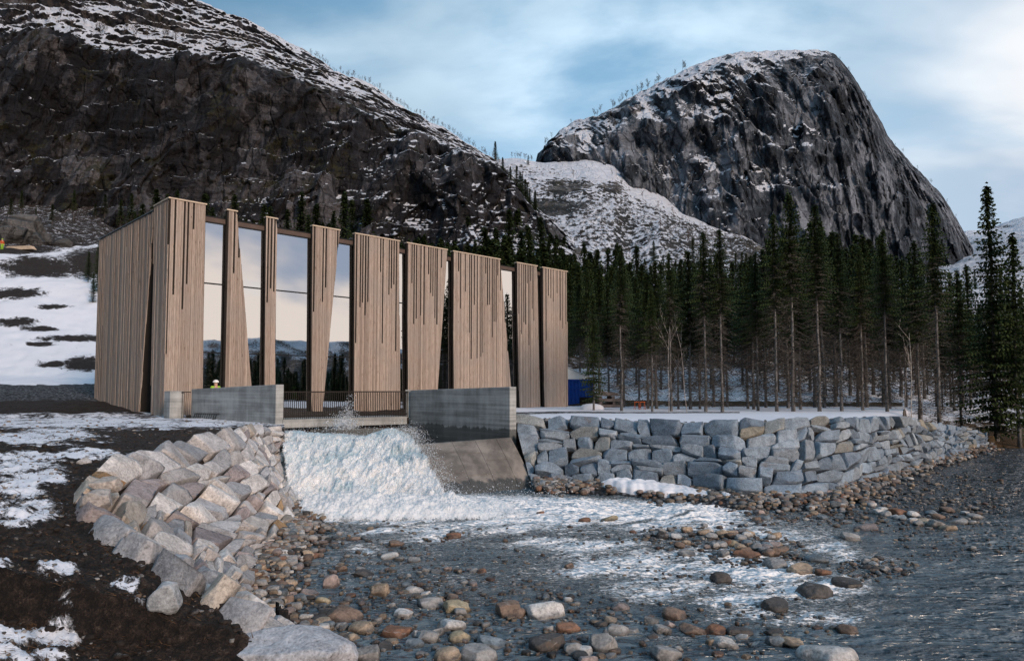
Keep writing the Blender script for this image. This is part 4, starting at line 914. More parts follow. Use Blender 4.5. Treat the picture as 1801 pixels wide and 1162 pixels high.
def masonry(name, label, cat, foot, top, rows, wmean, seed, pal, depth=.45, lay=0.0, mat='block'):
    rg = np.random.default_rng(seed); n = 200
    mid = (foot + top) / 2; L_ = np.concatenate([[0], np.cumsum(np.linalg.norm(np.diff(mid, axis=0), axis=1))]); tot = L_[-1]
    def S(u, v):
        l = np.clip(u, 0, 1) * tot; f = np.stack([np.interp(l, L_, foot[:, k]) for k in range(3)], -1); t = np.stack([np.interp(l, L_, top[:, k]) for k in range(3)], -1)
        # soften the corners of the plan line
        return f + (t - f) * v[..., None] + np.stack([0 * u, 0 * u, np.minimum(0, v) * 0], -1)
    root = empty(name, tuple(mid[0] * [1, 1, 0]), 0, label, cat); base = np.array(root.location)
    cells = []
    rb = []
    ph = rg.uniform(0, 20, rows + 1)
    def vb(j, u): return (.06 * (j == rows) * rows + j + .30 * np.sin(u * tot * .55 + ph[j]) * (0 < j < rows) + .22 * np.sin(u * tot * 1.7 + ph[j] * 2) * (0 < j < rows)) / rows
    for j in range(rows):
        u = -rg.uniform(0, .5) * wmean / tot; 
        while u < 1:
            wd = wmean * rg.choice([.6, .8, 1.0, 1.15, 1.35, 1.6]) / tot; u2 = u + wd
            tl = lay * rg.uniform(.3, 1.3) / tot; j1, j2 = rg.uniform(-.12, .12, 2) * wd
            c = [(u, vb(j, u)), (u2, vb(j, u2)), (u2 + tl + j2, vb(j + 1, u2 + tl)), (u + tl + j1, vb(j + 1, u + tl))]
            if rg.random() < .16 and wd * tot > wmean * .9:
                k = rg.uniform(.4, .6); a = [(c[i][0] * (1 - k) + c[3 - i][0] * k, c[i][1] * (1 - k) + c[3 - i][1] * k) for i in (0, 1)]
                cells.append([c[0], c[1], a[1], a[0]]); cells.append([a[0], a[1], c[2], c[3]])
            else: cells.append(c)
            u = u2
    out = []
    for c in cells:
        c = np.array(c); ce = c.mean(0)
        if ce[0] < -.01 or ce[0] > 1.01: continue
        m = 12
        p, F_ = rock(m, rg, .04, 6, .78, 1.0, .07, 1.8)
        if rg.random() < .9:     # one broad oblique split face on the front
            nrm = np.array([rg.uniform(-.4, .4), rg.uniform(-.45, .3), 1.0]); nrm /= np.linalg.norm(nrm); h = rg.uniform(.66, .86); p = p - nrm * np.maximum(0, p @ nrm - h)[:, None]
        a, b = (p[:, 0] * .945 + 1) / 2, (p[:, 1] * .93 + 1) / 2
        uv = (c[0] * ((1 - a) * (1 - b))[:, None] + c[1] * (a * (1 - b))[:, None] + c[2] * (a * b)[:, None] + c[3] * ((1 - a) * b)[:, None])
        P_ = S(uv[:, 0], uv[:, 1])
        e = .02; du = S(np.array([ce[0] + e]), np.array([ce[1]])) - S(np.array([ce[0] - e]), np.array([ce[1]])); dv = S(np.array([ce[0]]), np.array([.8])) - S(np.array([ce[0]]), np.array([.2]))
        N_ = np.cross(du[0], dv[0]); N_ /= np.linalg.norm(N_) + 1e-9
        if N_[2] < 0: N_ = -N_
        P_ = P_ + N_ * ((p[:, 2] - .35) * depth * .75 + rg.normal(0, .04))[:, None]
        col = np.array(pal[rg.choice(len(pal), p=np.array([q[1] for q in pal]) / sum(q[1] for q in pal))][0]) * rg.uniform(.72, 1.18)
        cw = P_.mean(0); sx, sy = PIX(*P_.T)
        area = (sx.max() - sx.min()) * (sy.max() - sy.min())
        out.append((area, P_, F_, col, cw))
    out.sort(key=lambda q: -q[0])
    for k, (ar, P_, F_, col, cw) in enumerate(out[:100]):
        o = link('stone', npmesh('stone', P_ - cw, F_), M[mat], root); o.location = cw - base; o.color = (*col, 1)
    rest = out[100:]
    if rest:
        Vs = []; Fs = []; Cs = []; b = 0
        for ar, P_, F_, col, cw in rest: Vs.append(P_ - base); Fs.append(F_ + b); b += len(P_); Cs.append(np.tile(col, (len(P_), 1)))
        me = npmesh('stones', np.concatenate(Vs), np.concatenate(Fs)); attr(me, 'tone', np.concatenate(Cs))
        o = link('small_stones', me, M['stone_v'], root); o['kind'] = 'stuff'
    return root
palL = [((.42, .41, .405), 5), ((.52, .505, .485), 4), ((.33, .34, .355), 3), ((.38, .34, .29), 1.4), ((.33, .22, .12), .4), ((.30, .265, .265), 1)]
palR = [((.19, .245, .30), 6), ((.25, .30, .345), 3), ((.14, .185, .235), 2), ((.23, .245, .24), .7), ((.25, .235, .19), .18)]
masonry('stone_retaining_wall', 'rough stone wall of pale split blocks curving below the dark bank on the left', 'stone wall', Lf, Lt, 7, .68, 13, palL, .46, .10)
masonry('stone_retaining_wall', 'long wall of grey-blue boulders holding up the snowy terrace right of the spillway', 'stone wall', Rf, Rt, 6, .84, 5, palR, .5, .05)

rgS = np.random.default_rng(21)
RV = []
for i in range(22):
    p, F_ = rock(12, rgS, .8 if i < 12 else .4, 9 if i < 12 else 14, .70, .98, .17, 1.3)
    me = npmesh('river_stone', p, F_); me.materials.append(M['stone']); me.polygons.foreach_set('use_smooth', np.ones(len(F_), bool)); RV.append(me)
TAN, BRN, GRY, PAL, DRK, RUS, PNK, BLU, YEL = (.33, .26, .19), (.18, .13, .10), (.25, .25, .245), (.46, .455, .44), (.065, .062, .06), (.20, .11, .07), (.30, .245, .225), (.16, .195, .22), (.31, .265, .18)
def stone(name, px, py, w_, h_, col, label, cat, z0=None, v=None, group=None, mat=None, zoff=0.0, hi=1.0):
    if z0 is None: z0 = 0.0
    p = Uz(px, py + h_ * .22, z0); D = p[1]; rx = w_ / 2 * D / F; rz = max(h_ / 2 * D / F * hi, rx * .35)
    me = RV[v if v is not None else int(rgS.integers(0, 22))]
    o = bpy.data.objects.new(name, me); COL.objects.link(o)
    o.location = (p[0], p[1], z0 + zoff + rz * .12); o.scale = (rx, rx * rgS.uniform(.7, 1.0), rz); o.rotation_euler = (rgS.uniform(-.2, .2), rgS.uniform(-.25, .25), rgS.uniform(-.4, .4) + (3.14 if rgS.random() < .5 else 0))
    o.color = (*(np.array(col) * rgS.uniform(.85, 1.15)), 1); return tag(o, label, cat, group)
BIG = [(605, 1080, 64, 28, BRN, 'long brown loaf-shaped stone with a tan top in the still shallows'), (639, 1102, 50, 22, TAN, 'flat tan oval stone just right of and below the long brown one'), (696, 1109, 46, 24, RUS, 'reddish brown ridged stone alone in the calm water near the front'),
 (667, 1037, 34, 29, TAN, 'upright round tan stone standing out of the shallows'), (467, 1072, 50, 30, TAN, 'big rounded tan stone at the foot of the left wall'), (461, 1091, 32, 26, YEL, 'yellowish stone tucked under the big tan one by the left wall'),
 (503, 1055, 34, 22, BRN, 'mottled brown stone with a blue-grey slab leaning behind it'), (568, 1056, 27, 15, YEL, 'small ochre stone next to a white-veined one'), (544, 1042, 29, 16, PNK, 'speckled pinkish stone left of the pointed grey one'),
 (583, 1023, 28, 34, PNK, 'tall pink banded stone with an angular top'), (462, 997, 44, 36, TAN, 'large angular tan boulder leaning on the lower left wall'), (728, 1038, 31, 17, PAL, 'pale fractured stone beside the round tan upright one'),
 (758, 1059, 40, 26, GRY, 'smooth grey-green dome-shaped stone in mid shallows'), (800, 1066, 44, 26, YEL, 'mottled yellow and black slanting stone'), (793, 1097, 48, 24, PAL, 'white crusted low stone in still water'),
 (755, 1120, 36, 26, GRY, 'grey angular stone with a broken right side near the bottom'), (728, 1130, 36, 20, BLU, 'flat blue-grey slab at the bottom edge of the shallows'), (644, 1148, 46, 32, GRY, 'large smooth grey stone at the bottom right of the snow-dusted boulder'),
 (600, 1149, 50, 38, TAN, 'large tan stone touching the frosted boulder at the bottom'), (789, 1151, 46, 26, TAN, 'half-dark tan stone on the bottom edge'), (842, 1148, 62, 36, GRY, 'broad grey angular stone on the bottom edge'),
 (894, 1072, 42, 36, BRN, 'brown angular boulder left of the big pale round one'), (808, 1120, 36, 22, YEL, 'lichen-spotted oval stone above the broad grey one'), (866, 1127, 52, 20, BLU, 'long blue-grey flat stone behind the broad grey one'),
 (641, 1006, 32, 13, DRK, 'dark slate stone barely above the water'), (697, 955, 26, 15, BRN, 'dark reddish stone in the ripples below the fall'), (686, 977, 32, 15, PAL, 'pale flat oval stone in the upper shallows'), (728, 944 + 40, 22, 12, GRY, 'small grey stone right of the pale flat oval one'),
 (959, 1072, 62, 38, PAL, 'big pale egg-shaped boulder with dark specks'), (999, 1102, 40, 24, RUS, 'rusty brown wedge-shaped stone below the pale egg-shaped boulder'), (963, 1130, 62, 38, DRK, 'dark mottled brown boulder near the bottom centre'),
 (1009, 1140, 34, 24, GRY, 'greenish grey round stone right of the dark mottled boulder'), (1060, 1130, 50, 46, GRY, 'tall speckled grey boulder with a rounded top'), (1088, 1108, 40, 24, GRY, 'greenish sloping stone washed by ripples'), (1167, 1148, 50, 30, GRY, 'smooth grey dome stone on the bottom edge, right of centre'),
 (1219, 1105, 46, 18, BRN, 'long brown stone lying beside a steeper one'), (1258, 1106, 36, 22, RUS, 'steep reddish brown block beside the long brown stone'), (1277, 1130, 42, 24, PAL, 'pale pointed wedge stone near the bottom right'), (1266, 1016, 36, 28, DRK, 'dark wet boulder with foam pouring past it'),
 (1188, 1079, 42, 22, BRN, 'tilted brown slab amid the lower rapids'), (1091, 1067, 32, 15, PNK, 'pinkish flat stone in the ripples'), (1299, 1109, 46, 15, DRK, 'low dark red stone at the edge of the lower rapids'), (1363, 991, 38, 28, GRY, 'pointed grey-green boulder at the right end of the stony island'),
 (1313, 973, 46, 19, RUS, 'flat rusty brown slab on the stony island'), (1288, 956, 20, 17, YEL, 'bright yellowish stone on top of the stony island'), (1208, 972, 31, 13, GRY, 'flat grey-green stone at the left foot of the stony island'), (1344, 965, 34, 20, PNK, 'pinkish brown boulder at the back of the stony island'),
 (1408, 1000, 44, 24, TAN, 'rounded tan boulder right of the pointed grey-green one'), (1447, 1005, 28, 17, RUS, 'red-brown stone beside the rounded tan boulder'), (1436, 982, 38, 18, BLU, 'smooth blue-grey boulder behind the red-brown stone'), (1432, 1037, 58, 32, DRK, 'big dark greenish wedge boulder splitting the rapids'), (1364, 1063, 44, 30, DRK, 'dark streaked boulder with white water around it'),
 (1489, 1024, 48, 17, DRK, 'long dark boulder slanting down to the right of the wedge boulder'), (1453, 1149, 92, 40, PAL, 'very large pale smooth boulder on the bottom edge at the right'), (1392, 1128, 38, 22, TAN, 'tan rounded stone left of the very large pale boulder'), (1364, 1126, 32, 24, BLU, 'dark blue-green stone beside the tan one at the lower right'),
 (1574, 900, 36, 19, RUS, 'orange-brown block in the far shallows under the right wall'), (1581, 910, 22, 14, BLU, 'small blue-grey stone in front of the orange-brown block'), (1646, 921, 24, 21, GRY, 'upright grey stone in the far right cluster'), (1667, 928, 28, 15, TAN, 'tan stone right of the upright grey one'),
 (1681, 916, 34, 12, GRY, 'flat grey stone at the edge of the dark water'), (1542, 900, 26, 14, PAL, 'pale stone left of the orange-brown block'), (1714, 907, 24, 15, GRY, 'grey stone farthest right before the black water'), (1495, 943, 30, 18, GRY, 'grey-green stone in the mid right ripples'), (1523, 927 , 34, 13, PNK, 'flat pinkish stone behind the grey-green one'),
 (951, 902, 16, 11, RUS, 'small red-brown stone in the white water under the apron'), (1029, 914, 22, 11, RUS, 'red stone on the edge of the upper foam'), (1072, 912, 30, 12, YEL, 'yellowish stone washed by the upper foam'), (1001, 995, 16, 15, BRN, 'small brown pointed stone in open ripples'), (622, 947, 22, 9, BRN, 'flat brown stone just below the churned foam'), (798, 941, 26, 13, RUS, 'rust-coloured stone in the ripples right of the fall'),
 (1113, 935, 12, 8, RUS, 'tiny rust stone above the stony island'), (1490, 1105, 34, 18, BRN, 'brown stone fading under the water at the lower right')]
for px, py, w_, h_, c, lab in BIG:
    stone('boulder' if w_ > 44 else 'river_stone', px, py, w_, h_, c, lab, 'stone', v=int(rgS.integers(0, 14)) if c not in (RUS, BRN, DRK) else None)
# cobbles: clusters (cx, cy, rx, ry, n, size range in sketch pixels)
CL = [(500, 985, 55, 60, 26, 14, 26, .10), (455, 1040, 26, 42, 16, 14, 26, .10), (515, 930, 35, 22, 14, 10, 18, .05), (560, 1060, 120, 70, 24, 14, 28, 0), (740, 1010, 130, 45, 20, 10, 22, 0), (760, 1110, 220, 50, 34, 14, 32, 0), (1100, 1120, 180, 45, 20, 16, 34, 0),
      (1230, 945, 90, 22, 26, 10, 22, .04), (1320, 960, 70, 22, 26, 12, 24, .05), (1540, 995, 62, 14, 16, 9, 18, .03), (1300, 1125, 90, 30, 8, 16, 30, 0), (1620, 905, 90, 20, 20, 12, 24, .02), (1400, 915, 100, 20, 14, 10, 20, 0)]
grp = 'cobbles lying in the shallow river'; cnt = 0; COLS = [TAN, BRN, GRY, PAL, GRY, BRN, TAN, RUS, PNK, BLU, GRY, TAN, GRY, DRK, BRN, PAL]
for cx, cy, rx_, ry_, n, a, b, zz in CL:
    for _ in range(int(n * .85)):
        r = math.sqrt(rgS.random()); t = rgS.uniform(0, 6.283); q = rgS.uniform(a, b)
        stone('cobble', cx + rx_ * r * math.cos(t), cy + ry_ * r * math.sin(t), q, q * rgS.uniform(.45, .75), COLS[int(rgS.integers(0, len(COLS)))], 'one of the many plain fist- to head-sized cobbles lying loose in the shallow river', 'cobble', zoff=zz, group=grp); cnt += 1
# pebbles: uncountable small ones, one mesh
PVr = [rock(5, rgS, .8 if i < 8 else .5, 6, .75, 1.0, .08, 1.2) for i in range(12)]
Vs, Fs, Cs, b = [], [], [], 0
def peb(x, y, z, r, col=None):
    global b
    p, F_ = PVr[int(rgS.integers(0, 12))]; t = rgS.uniform(0, 6.283); c, s = math.cos(t), math.sin(t)
    q = p * np.array([r, r * rgS.uniform(.6, .95), r * rgS.uniform(.4, .75)]); q = np.stack([q[:, 0] * c - q[:, 1] * s, q[:, 0] * s + q[:, 1] * c, q[:, 2]], -1) + np.array([x, y, z])
    col = np.array(col if col is not None else COLS[int(rgS.integers(0, len(COLS)))]) * rgS.uniform(.4, .95)
    Vs.append(q); Fs.append(F_ + b); Cs.append(np.tile(col, (len(q), 1))); b += len(q)
PC = [(480, 970, 70, 75, 420, 5, 15), (450, 1060, 30, 60, 160, 6, 15), (600, 1020, 190, 120, 520, 5, 15), (820, 1090, 300, 75, 620, 6, 17), (900, 990, 320, 70, 330, 4, 11), (1240, 945, 120, 28, 300, 5, 14), (1330, 970, 90, 30, 240, 6, 15), (1545, 998, 75, 18, 190, 4, 10),
      (1150, 1110, 330, 55, 240, 6, 16), (1600, 905, 170, 32, 420, 4, 13), (1400, 900, 160, 25, 320, 4, 10), (1650, 870, 150, 40, 360, 4, 11), (1690, 950, 120, 40, 120, 4, 11), (530, 925, 40, 25, 110, 5, 11), (1350, 1040, 250, 60, 120, 4, 10)]
for cx, cy, rx_, ry_, n, a, bb in PC:
    for _ in range(n):
        r = math.sqrt(rgS.random()); t = rgS.uniform(0, 6.283); q = a + (bb - a) * rgS.random() ** 2.2
        p = Uz(cx + rx_ * r * math.cos(t), cy + ry_ * r * math.sin(t), 0.0)
        if not inpoly(river_poly, np.array([p[0]]), np.array([p[1]]))[0]: continue
        rr = q / 2 * p[1] / F; peb(p[0], p[1], rr * rgS.uniform(-.75, .20) + .01, rr)
# cobble beach under the right wall, and the strip at the foot of the left one
for _ in range(2300):
    u = rgS.uniform(0, 1) ** 1.0 * 10; i = int(min(9, u)); f = u - i; q = Rf[i] * (1 - f) + Rf[i + 1] * f
    o = abs(rgS.normal(0, .85)) * (1.4 if i in (2, 3, 4, 5, 6) else .8); d = np.array([.15, -1.0]); x, y = q[0] + d[0] * o, q[1] + d[1] * o + .25
    r = .05 + .11 * rgS.random() ** 2; z = max(.30 - o * .14, -.05) if i < 7 else max(.2 - o * .15, -.06)
    peb(x, y, z + rgS.uniform(-.02, .07), r)
for _ in range(900):
    u = rgS.uniform(1.2, 10); i = int(min(9, u)); f = u - i; q = Lf[i] * (1 - f) + Lf[i + 1] * f
    o = abs(rgS.normal(0, .55)); peb(q[0] + o, q[1] + .3 * o, max(.24 - o * .22, -.03) + rgS.uniform(-.02, .06), .035 + .09 * rgS.random() ** 2)
me = npmesh('pebbles', np.concatenate(Vs), np.concatenate(Fs)); attr(me, 'tone', np.concatenate(Cs))
tag(link('pebbles', me, M['stone_v']), 'small loose pebbles along the river bed and shores', 'pebbles', kind='stuff')
# gravel and grit on the dark bank and along the terrace edge
Vs, Fs, Cs, b = [], [], [], 0
for _ in range(5200):
    px, py = rgS.uniform(-10, 520), rgS.uniform(750, 1165); q = Uz(px, py, 1.7); 
    if q[1] > 33: continue
    x, y = q[0], q[1]; g = gxy(x, y)
    if inpoly(bandL, np.array([x]), np.array([y]))[0] or g < .5: continue
    r = (.006 + .03 * rgS.random() ** 4) * (y / 10) ** .6; cl_ = rgS.random() < .75 and float(ell(np.array(PIX(x, y, g)[0]), np.array(PIX(x, y, g)[1]), SNL)) < -.25; r *= 1.9 if cl_ else 1; peb(x, y, g + r * .15, r, (.030, .022, .017) if cl_ else [PAL, GRY, GRY, TAN, BRN][int(rgS.integers(0, 5))])
for _ in range(2600):
    u = rgS.uniform(0, 8.2); i = int(min(9, u)); f = u - i; q = Rt[i] * (1 - f) + Rt[i + 1] * f
    o = abs(rgS.normal(0, .8)); x, y = q[0] + .1 * o, q[1] + o + .15; r = .025 + .06 * rgS.random() ** 2; peb(x, y, gxy(x, y) + r * .3, r, [GRY, GRY, BLU, PAL, (.2, .2, .2)][int(rgS.integers(0, 5))])
me = npmesh('gravel', np.concatenate(Vs), np.concatenate(Fs)); attr(me, 'tone', np.concatenate(Cs) * .8)
tag(link('gravel', me, M['stone_v']), 'loose grey gravel strewn on the bank and along the terrace edge', 'gravel', kind='stuff')
M['snowp'] = M['snow']
for x0_, x1_, lab, hh_, dep_ in ((1046, 1272, 'long white snow drift lying on the cobbles at the foot of the right wall', .34, .95), (1268, 1300, 'small scrap of snow on the cobbles right of the long drift', .12, .3)):
    nu_, nv_ = 120, 40; U_, V_ = np.meshgrid(np.linspace(0, 1, nu_), np.linspace(-1, 1, nv_)); px_ = x0_ + (x1_ - x0_) * U_
    fx = np.interp(px_, [a[0][0] for a in RP], Rf[:, 0]); fy = np.interp(px_, [a[0][0] for a in RP], Rf[:, 1])
    wid = dep_ * np.sin(np.pi * U_) ** .6 * (.75 + .5 * fbm(U_ * 6, 0 * U_, 0 * U_ + 3, 3)); sc_ = (fy - .25 + V_ * wid) / fy
    hg = hh_ * np.clip(1 - V_ ** 2, 0, 1) ** .6 * np.interp(U_, [0, .12, .35, .6, 1], [.1, .9, 1, .6, .1]) * (.85 + .4 * fbm(U_ * 9, V_ * 2, 0 * U_, 3))
    P_ = np.stack([fx * sc_, fy * sc_, .22 - .06 * (V_ < 0) * -V_ + hg + .03 * fbm(U_ * 25, V_ * 5, 0 * U_, 3)], -1); P_[..., 2] -= .2 * (np.abs(V_) > .98)
    o = link('snow_patch', npmesh('snow_patch', P_.reshape(-1, 3), gridF(nv_, nu_)), M['snow']); tag(o, lab, 'snow patch')
# the large boulders set in the near bank
BB = [(235, 950, 150, 46, (.40, .33, .31), 'flat pinkish slab sunk in the dark soil at the top of the left wall', .30), (345, 985, 150, 70, (.42, .46, .52), 'pale blue-grey slab sloping over the edge of the near bank', .36), (400, 1068, 130, 62, (.38, .40, .44), 'large blue-grey boulder set in the soil above the tan river stones', .42),
      (515, 1140, 210, 72, (.40, .42, .45), 'long frosted grey boulder at the bottom of the picture beside the water', .36), (290, 1056, 50, 40, (.33, .36, .38), 'small hooped grey stone standing on the dark soil', 1.2), (210, 1056, 62, 20, (.36, .27, .18), 'tan tongue-shaped stone half buried in the dark soil', .5), (78, 1060, 58, 30, (.24, .21, .19), 'brown mottled stone sunk in the near left soil', .6),
      (272, 1112, 38, 18, (.40, .40, .42), 'small pale stone in the soil near the bottom left', .6), (148, 812, 22, 9, (.36, .36, .36), 'small grey stone on the middle of the dark bank', .7), (186, 853, 50, 22, (.42, .38, .34), 'pale block at the outer end of the wall crest', .6), (170, 880, 60, 24, (.36, .34, .32), 'cracked brownish block half buried at the wall end', .6)]
rgS = np.random.default_rng(77)
for i, (px, py, w_, h_, c, lab, hi) in enumerate(BB):
    q = Uz(px, py + h_ * .2, 1.4)
    for _ in range(5): q = Uz(px, py + h_ * .15, gxy(q[0], q[1]))
    p, F_ = rock(22 if w_ > 100 else 12, rgS, .5, 12, .66, .95, .16, 1.3); D = q[1]; rx = w_ / 2 * D / F
    p = p * np.array([rx, rx * (.55 if w_ > 100 else .75), rx * hi]); o = link('boulder', npmesh('boulder', p, F_), M['block']); o.location = (q[0], q[1], q[2] + rx * hi * (.12 if w_ > 100 else .2)); o.rotation_euler = (.05, .12 if px > 300 else 0, [-.5, -.7, -.5, -.1, 0, .3, 0, 0, 0, 0, 0][i]); o.color = (*c, 1)
    tag(o, lab, 'stone')
#@@TREES
# ------------------------------------------------------------------ trees
def tri_mesh(name, tris, tones):
    V_ = np.array(tris).reshape(-1, 3); me = npmesh(name, V_, np.arange(len(V_)).reshape(-1, 3)); attr(me, 'tone', np.repeat(np.array(tones), 3)[:, None] * np.ones((1, 3))); return me
def spruce(seed, h, r, live0, dead, lod=1.0, thin=1.0):
    """returns meshes (trunk, crown, dead twigs)"""
    rg = np.random.default_rng(seed)
    m = MB(); wob = rg.normal(0, .05, (9, 2)) * h * .05; wob[0] = 0; tr = .0066 * h + .022
    m.tube([(wob[i, 0], wob[i, 1], h * (i / 8) * .99 - (.3 if i == 0 else 0)) for i in range(9)], [tr * (1 - i / 8.3) ** .85 * (1.25 if i == 0 else 1) for i in range(9)], 7, rg.uniform(.3, .7))
    trunk = m.mesh('trunk')
    def ax(z): return np.interp(z, np.linspace(0, h, 9), wob[:, 0]), np.interp(z, np.linspace(0, h, 9), wob[:, 1])
    T_, N_ = [], []
    z = live0 * h
    while z < h * .985:
        f = (z / h - live0) / (1 - live0); R0 = r * (1 - f) ** .92 * (.45 + .55 * min(1, f * 5 + .35)) + .05
        nb_ = max(3, int(rg.uniform(5, 8) * thin)); cx, cy = ax(z); a0 = rg.uniform(0, 6.28)
        for k in range(nb_):
            a = a0 + 6.283 * k / nb_ + rg.normal(0, .25); L = R0 * rg.uniform(.6, 1.15); dx, dy = math.cos(a), math.sin(a); up = .30 * f - .05; step = .24 * lod; n = max(1, int(L / step)); bt = rg.uniform(0, .6); zj = rg.uniform(-.16, .16) * lod
            for s in range(n + 1):
                q = s / max(n, 1); d = L * q; zz = z + zj + up * d - .28 * d * d / (L + .2) + .12 * q ** 3 * L
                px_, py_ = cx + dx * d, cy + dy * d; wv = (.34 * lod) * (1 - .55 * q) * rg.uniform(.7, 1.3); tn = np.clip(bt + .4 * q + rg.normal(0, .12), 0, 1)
                for sd_ in (-1, 1):
                    ox, oy = -dy * sd_, dx * sd_; fw = .35
                    tip = (px_ + ox * wv + dx * wv * fw, py_ + oy * wv + dy * wv * fw, zz - wv * rg.uniform(.25, .7)); hw = .10 * lod
                    T_.append([(px_ - dx * hw, py_ - dy * hw, zz + .03), (px_ + dx * hw, py_ + dy * hw, zz + .02), tip]); N_.append(tn)
                if rg.random() < .8:
                    T_.append([(px_ - dx * .08 * lod, py_ - dy * .08 * lod, zz), (px_ + dx * .09 * lod, py_ + dy * .09 * lod, zz), (px_ + rg.normal(0, .04), py_ + rg.normal(0, .04), zz - wv * rg.uniform(.6, 1.2))]); N_.append(tn * .8)
        z += rg.uniform(.16, .30) * lod * (1.25 - .6 * f)
    z = h * .95
    for k in range(10): a = rg.uniform(0, 6.28); q = rg.uniform(.05, .14); zz = h * rg.uniform(.94, 1.0); T_.append([(0 + ax(h)[0], ax(h)[1], zz), (ax(h)[0], ax(h)[1], zz + .12), (ax(h)[0] + q * math.cos(a), ax(h)[1] + q * math.sin(a), zz + .05)]); N_.append(.5)
    crown = tri_mesh('crown', T_, N_)
    dm_ = None
    if dead:
        T_, N_ = [], []; z = h * .05
        while z < h * min(.97, live0 + .22):
            cx, cy = ax(z); f = z / h
            for k in range(int(rg.uniform(4, 8))):
                a = rg.uniform(0, 6.28); L = r * rg.uniform(.45, 1.2) * (1 if f > .15 else .6) * (1 - .5 * f); dx, dy = math.cos(a), math.sin(a); n = 4; tn = rg.uniform(0, 1); pr = None; sag = rg.uniform(.1, .4)
                for s in range(n + 1):
                    q = s / n; d = L * q; P_ = (cx + dx * d, cy + dy * d, z - sag * d * q + .10 * math.sin(q * 5 + a) * L * .2); w2 = .026 * (1 - q * .7)
                    if pr is not None:
                        T_.append([(pr[0], pr[1], pr[2] + w2), (pr[0], pr[1], pr[2] - w2), P_]); N_.append(tn)
                        T_.append([(pr[0] - dy * w2, pr[1] + dx * w2, pr[2]), (pr[0] + dy * w2, pr[1] - dx * w2, pr[2]), P_]); N_.append(tn)
                        for sd_ in (-1, 1):
                            l2 = L * .30 * (1 - q * .5) * rg.uniform(.5, 1.2); e_ = (P_[0] - dy * sd_ * l2 + dx * l2 * .5, P_[1] + dx * sd_ * l2 + dy * l2 * .5, P_[2] - l2 * rg.uniform(.1, .7))
                            T_.append([(P_[0], P_[1], P_[2] + .017), (P_[0], P_[1], P_[2] - .017), e_]); N_.append(tn)
                    pr = P_
            z += rg.uniform(.10, .22)
        dm_ = tri_mesh('dead_branches', T_, N_)
    return trunk, crown, dm_
KINDS = {}
for kname, cnt_, args in [('front', 4, (14., 1.6, .48, True, .72)), ('mid', 4, (13., 1.6, .38, True, .85)), ('green', 4, (12., 1.6, .12, False, .95)), ('far', 4, (11., 1.7, .06, False, 1.35)), ('thin', 3, (11., 1.1, .3, True, 1.4))]:
    KINDS[kname] = []
    for i in range(cnt_):
        a = list(args); a[1] *= random.uniform(.85, 1.15); a[2] *= random.uniform(.8, 1.2)
        KINDS[kname].append((spruce(100 + 17 * i + len(KINDS) * 1000, *a), args[0]))
for kname in KINDS:
    for (ms, h) in KINDS[kname]:
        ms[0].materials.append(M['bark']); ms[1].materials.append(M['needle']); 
        ms[0].polygons.foreach_set('use_smooth', np.ones(len(ms[0].polygons), bool))
        if ms[2]: ms[2].materials.append(M['twig'])
NT_ = 0
def plant(kind, x, y, z, h, label, group, wide=1.0, lean=0.0, name='spruce_tree', parts=True):
    global NT_; NT_ += 1
    ms, h0 = KINDS[kind][NT_ * 7 % len(KINDS[kind])] if len(KINDS[kind]) > 1 else KINDS[kind][0]
    s = h / h0; o = empty(name, (x, y, z - .1), random.uniform(0, 6.28), label, 'tree', group); o.scale = (s * wide, s * wide, s)
    for nm, m in zip(('trunk', 'crown', 'dead_branches'), ms):
        if m: c = bpy.data.objects.new(nm, m); COL.objects.link(c); c.parent = o
    return o
def top_h(px, D, zb, ytop): return float(U(px, ytop, D)[2]) - zb
def pt(px, D): p = U(px, 700, D); return p[0], D, gz(px, D)
FG = [(1044, 47, 508, 'green', 'small bright spruce standing just behind the timber pile, first right of the building'), (1093, 46, 432, 'front', 'tall bare-trunked spruce right of the timber pile'), (1147, 45, 500, 'front', 'spruce with long dead side branches left of the forked pale birches'), (1180, 45.5, 440, 'front', 'thin bare-trunked spruce just right of the forked pale birches'),
      (1241, 45, 402, 'front', 'straight spruce with pale trunk, left one of the close pair'), (1270, 44.5, 396, 'front', 'pale-trunked spruce, right one of the close pair'), (1333, 47, 438, 'front', 'shorter spruce in the dark gap right of the close pair'), (1366, 45, 372, 'front', 'tall spruce with grey trunk left of the two tallest mid-bank ones'),
      (1395, 45, 332, 'front', 'tallest spruce at the middle of the terrace edge'), (1441, 45, 352, 'front', 'tall spruce directly right of the tallest mid-terrace one'), (1480, 46, 402, 'front', 'slimmer spruce with dark trunk at the right part of the terrace'), (1517, 48, 430, 'front', 'short-topped spruce between two slim grey trunks'), (1560, 45, 398, 'front', 'spruce with a grey trunk left of the white birch'),
      (1651, 42, 348, 'front', 'tall lone-trunked spruce right of the white birch'), (1690, 48, 470, 'mid', 'lower dense spruce between the two tall right-hand ones'), (1790, 44, 405, 'green', 'dark spruce at the right edge of the picture')]
for px, D, yt, kd, lab in FG:
    x, y, z = pt(px, D); plant(kd, x, y, z, top_h(px, D, z, yt), lab, None, 1.0)
KINDS['lone'] = [(spruce(991, 13., 2.1, .03, True, .8), 13.)]
for ms, h in KINDS['lone']: ms[0].materials.append(M['bark']); ms[1].materials.append(M['needle']); ms[2].materials.append(M['twig'])
x, y, z = pt(1750, 45.5); plant('lone', x, y, z, top_h(1750, 45.5, z, 320), 'big dark spruce with a pointed top against the sky, far right', None)
tr_ = random.Random(5)
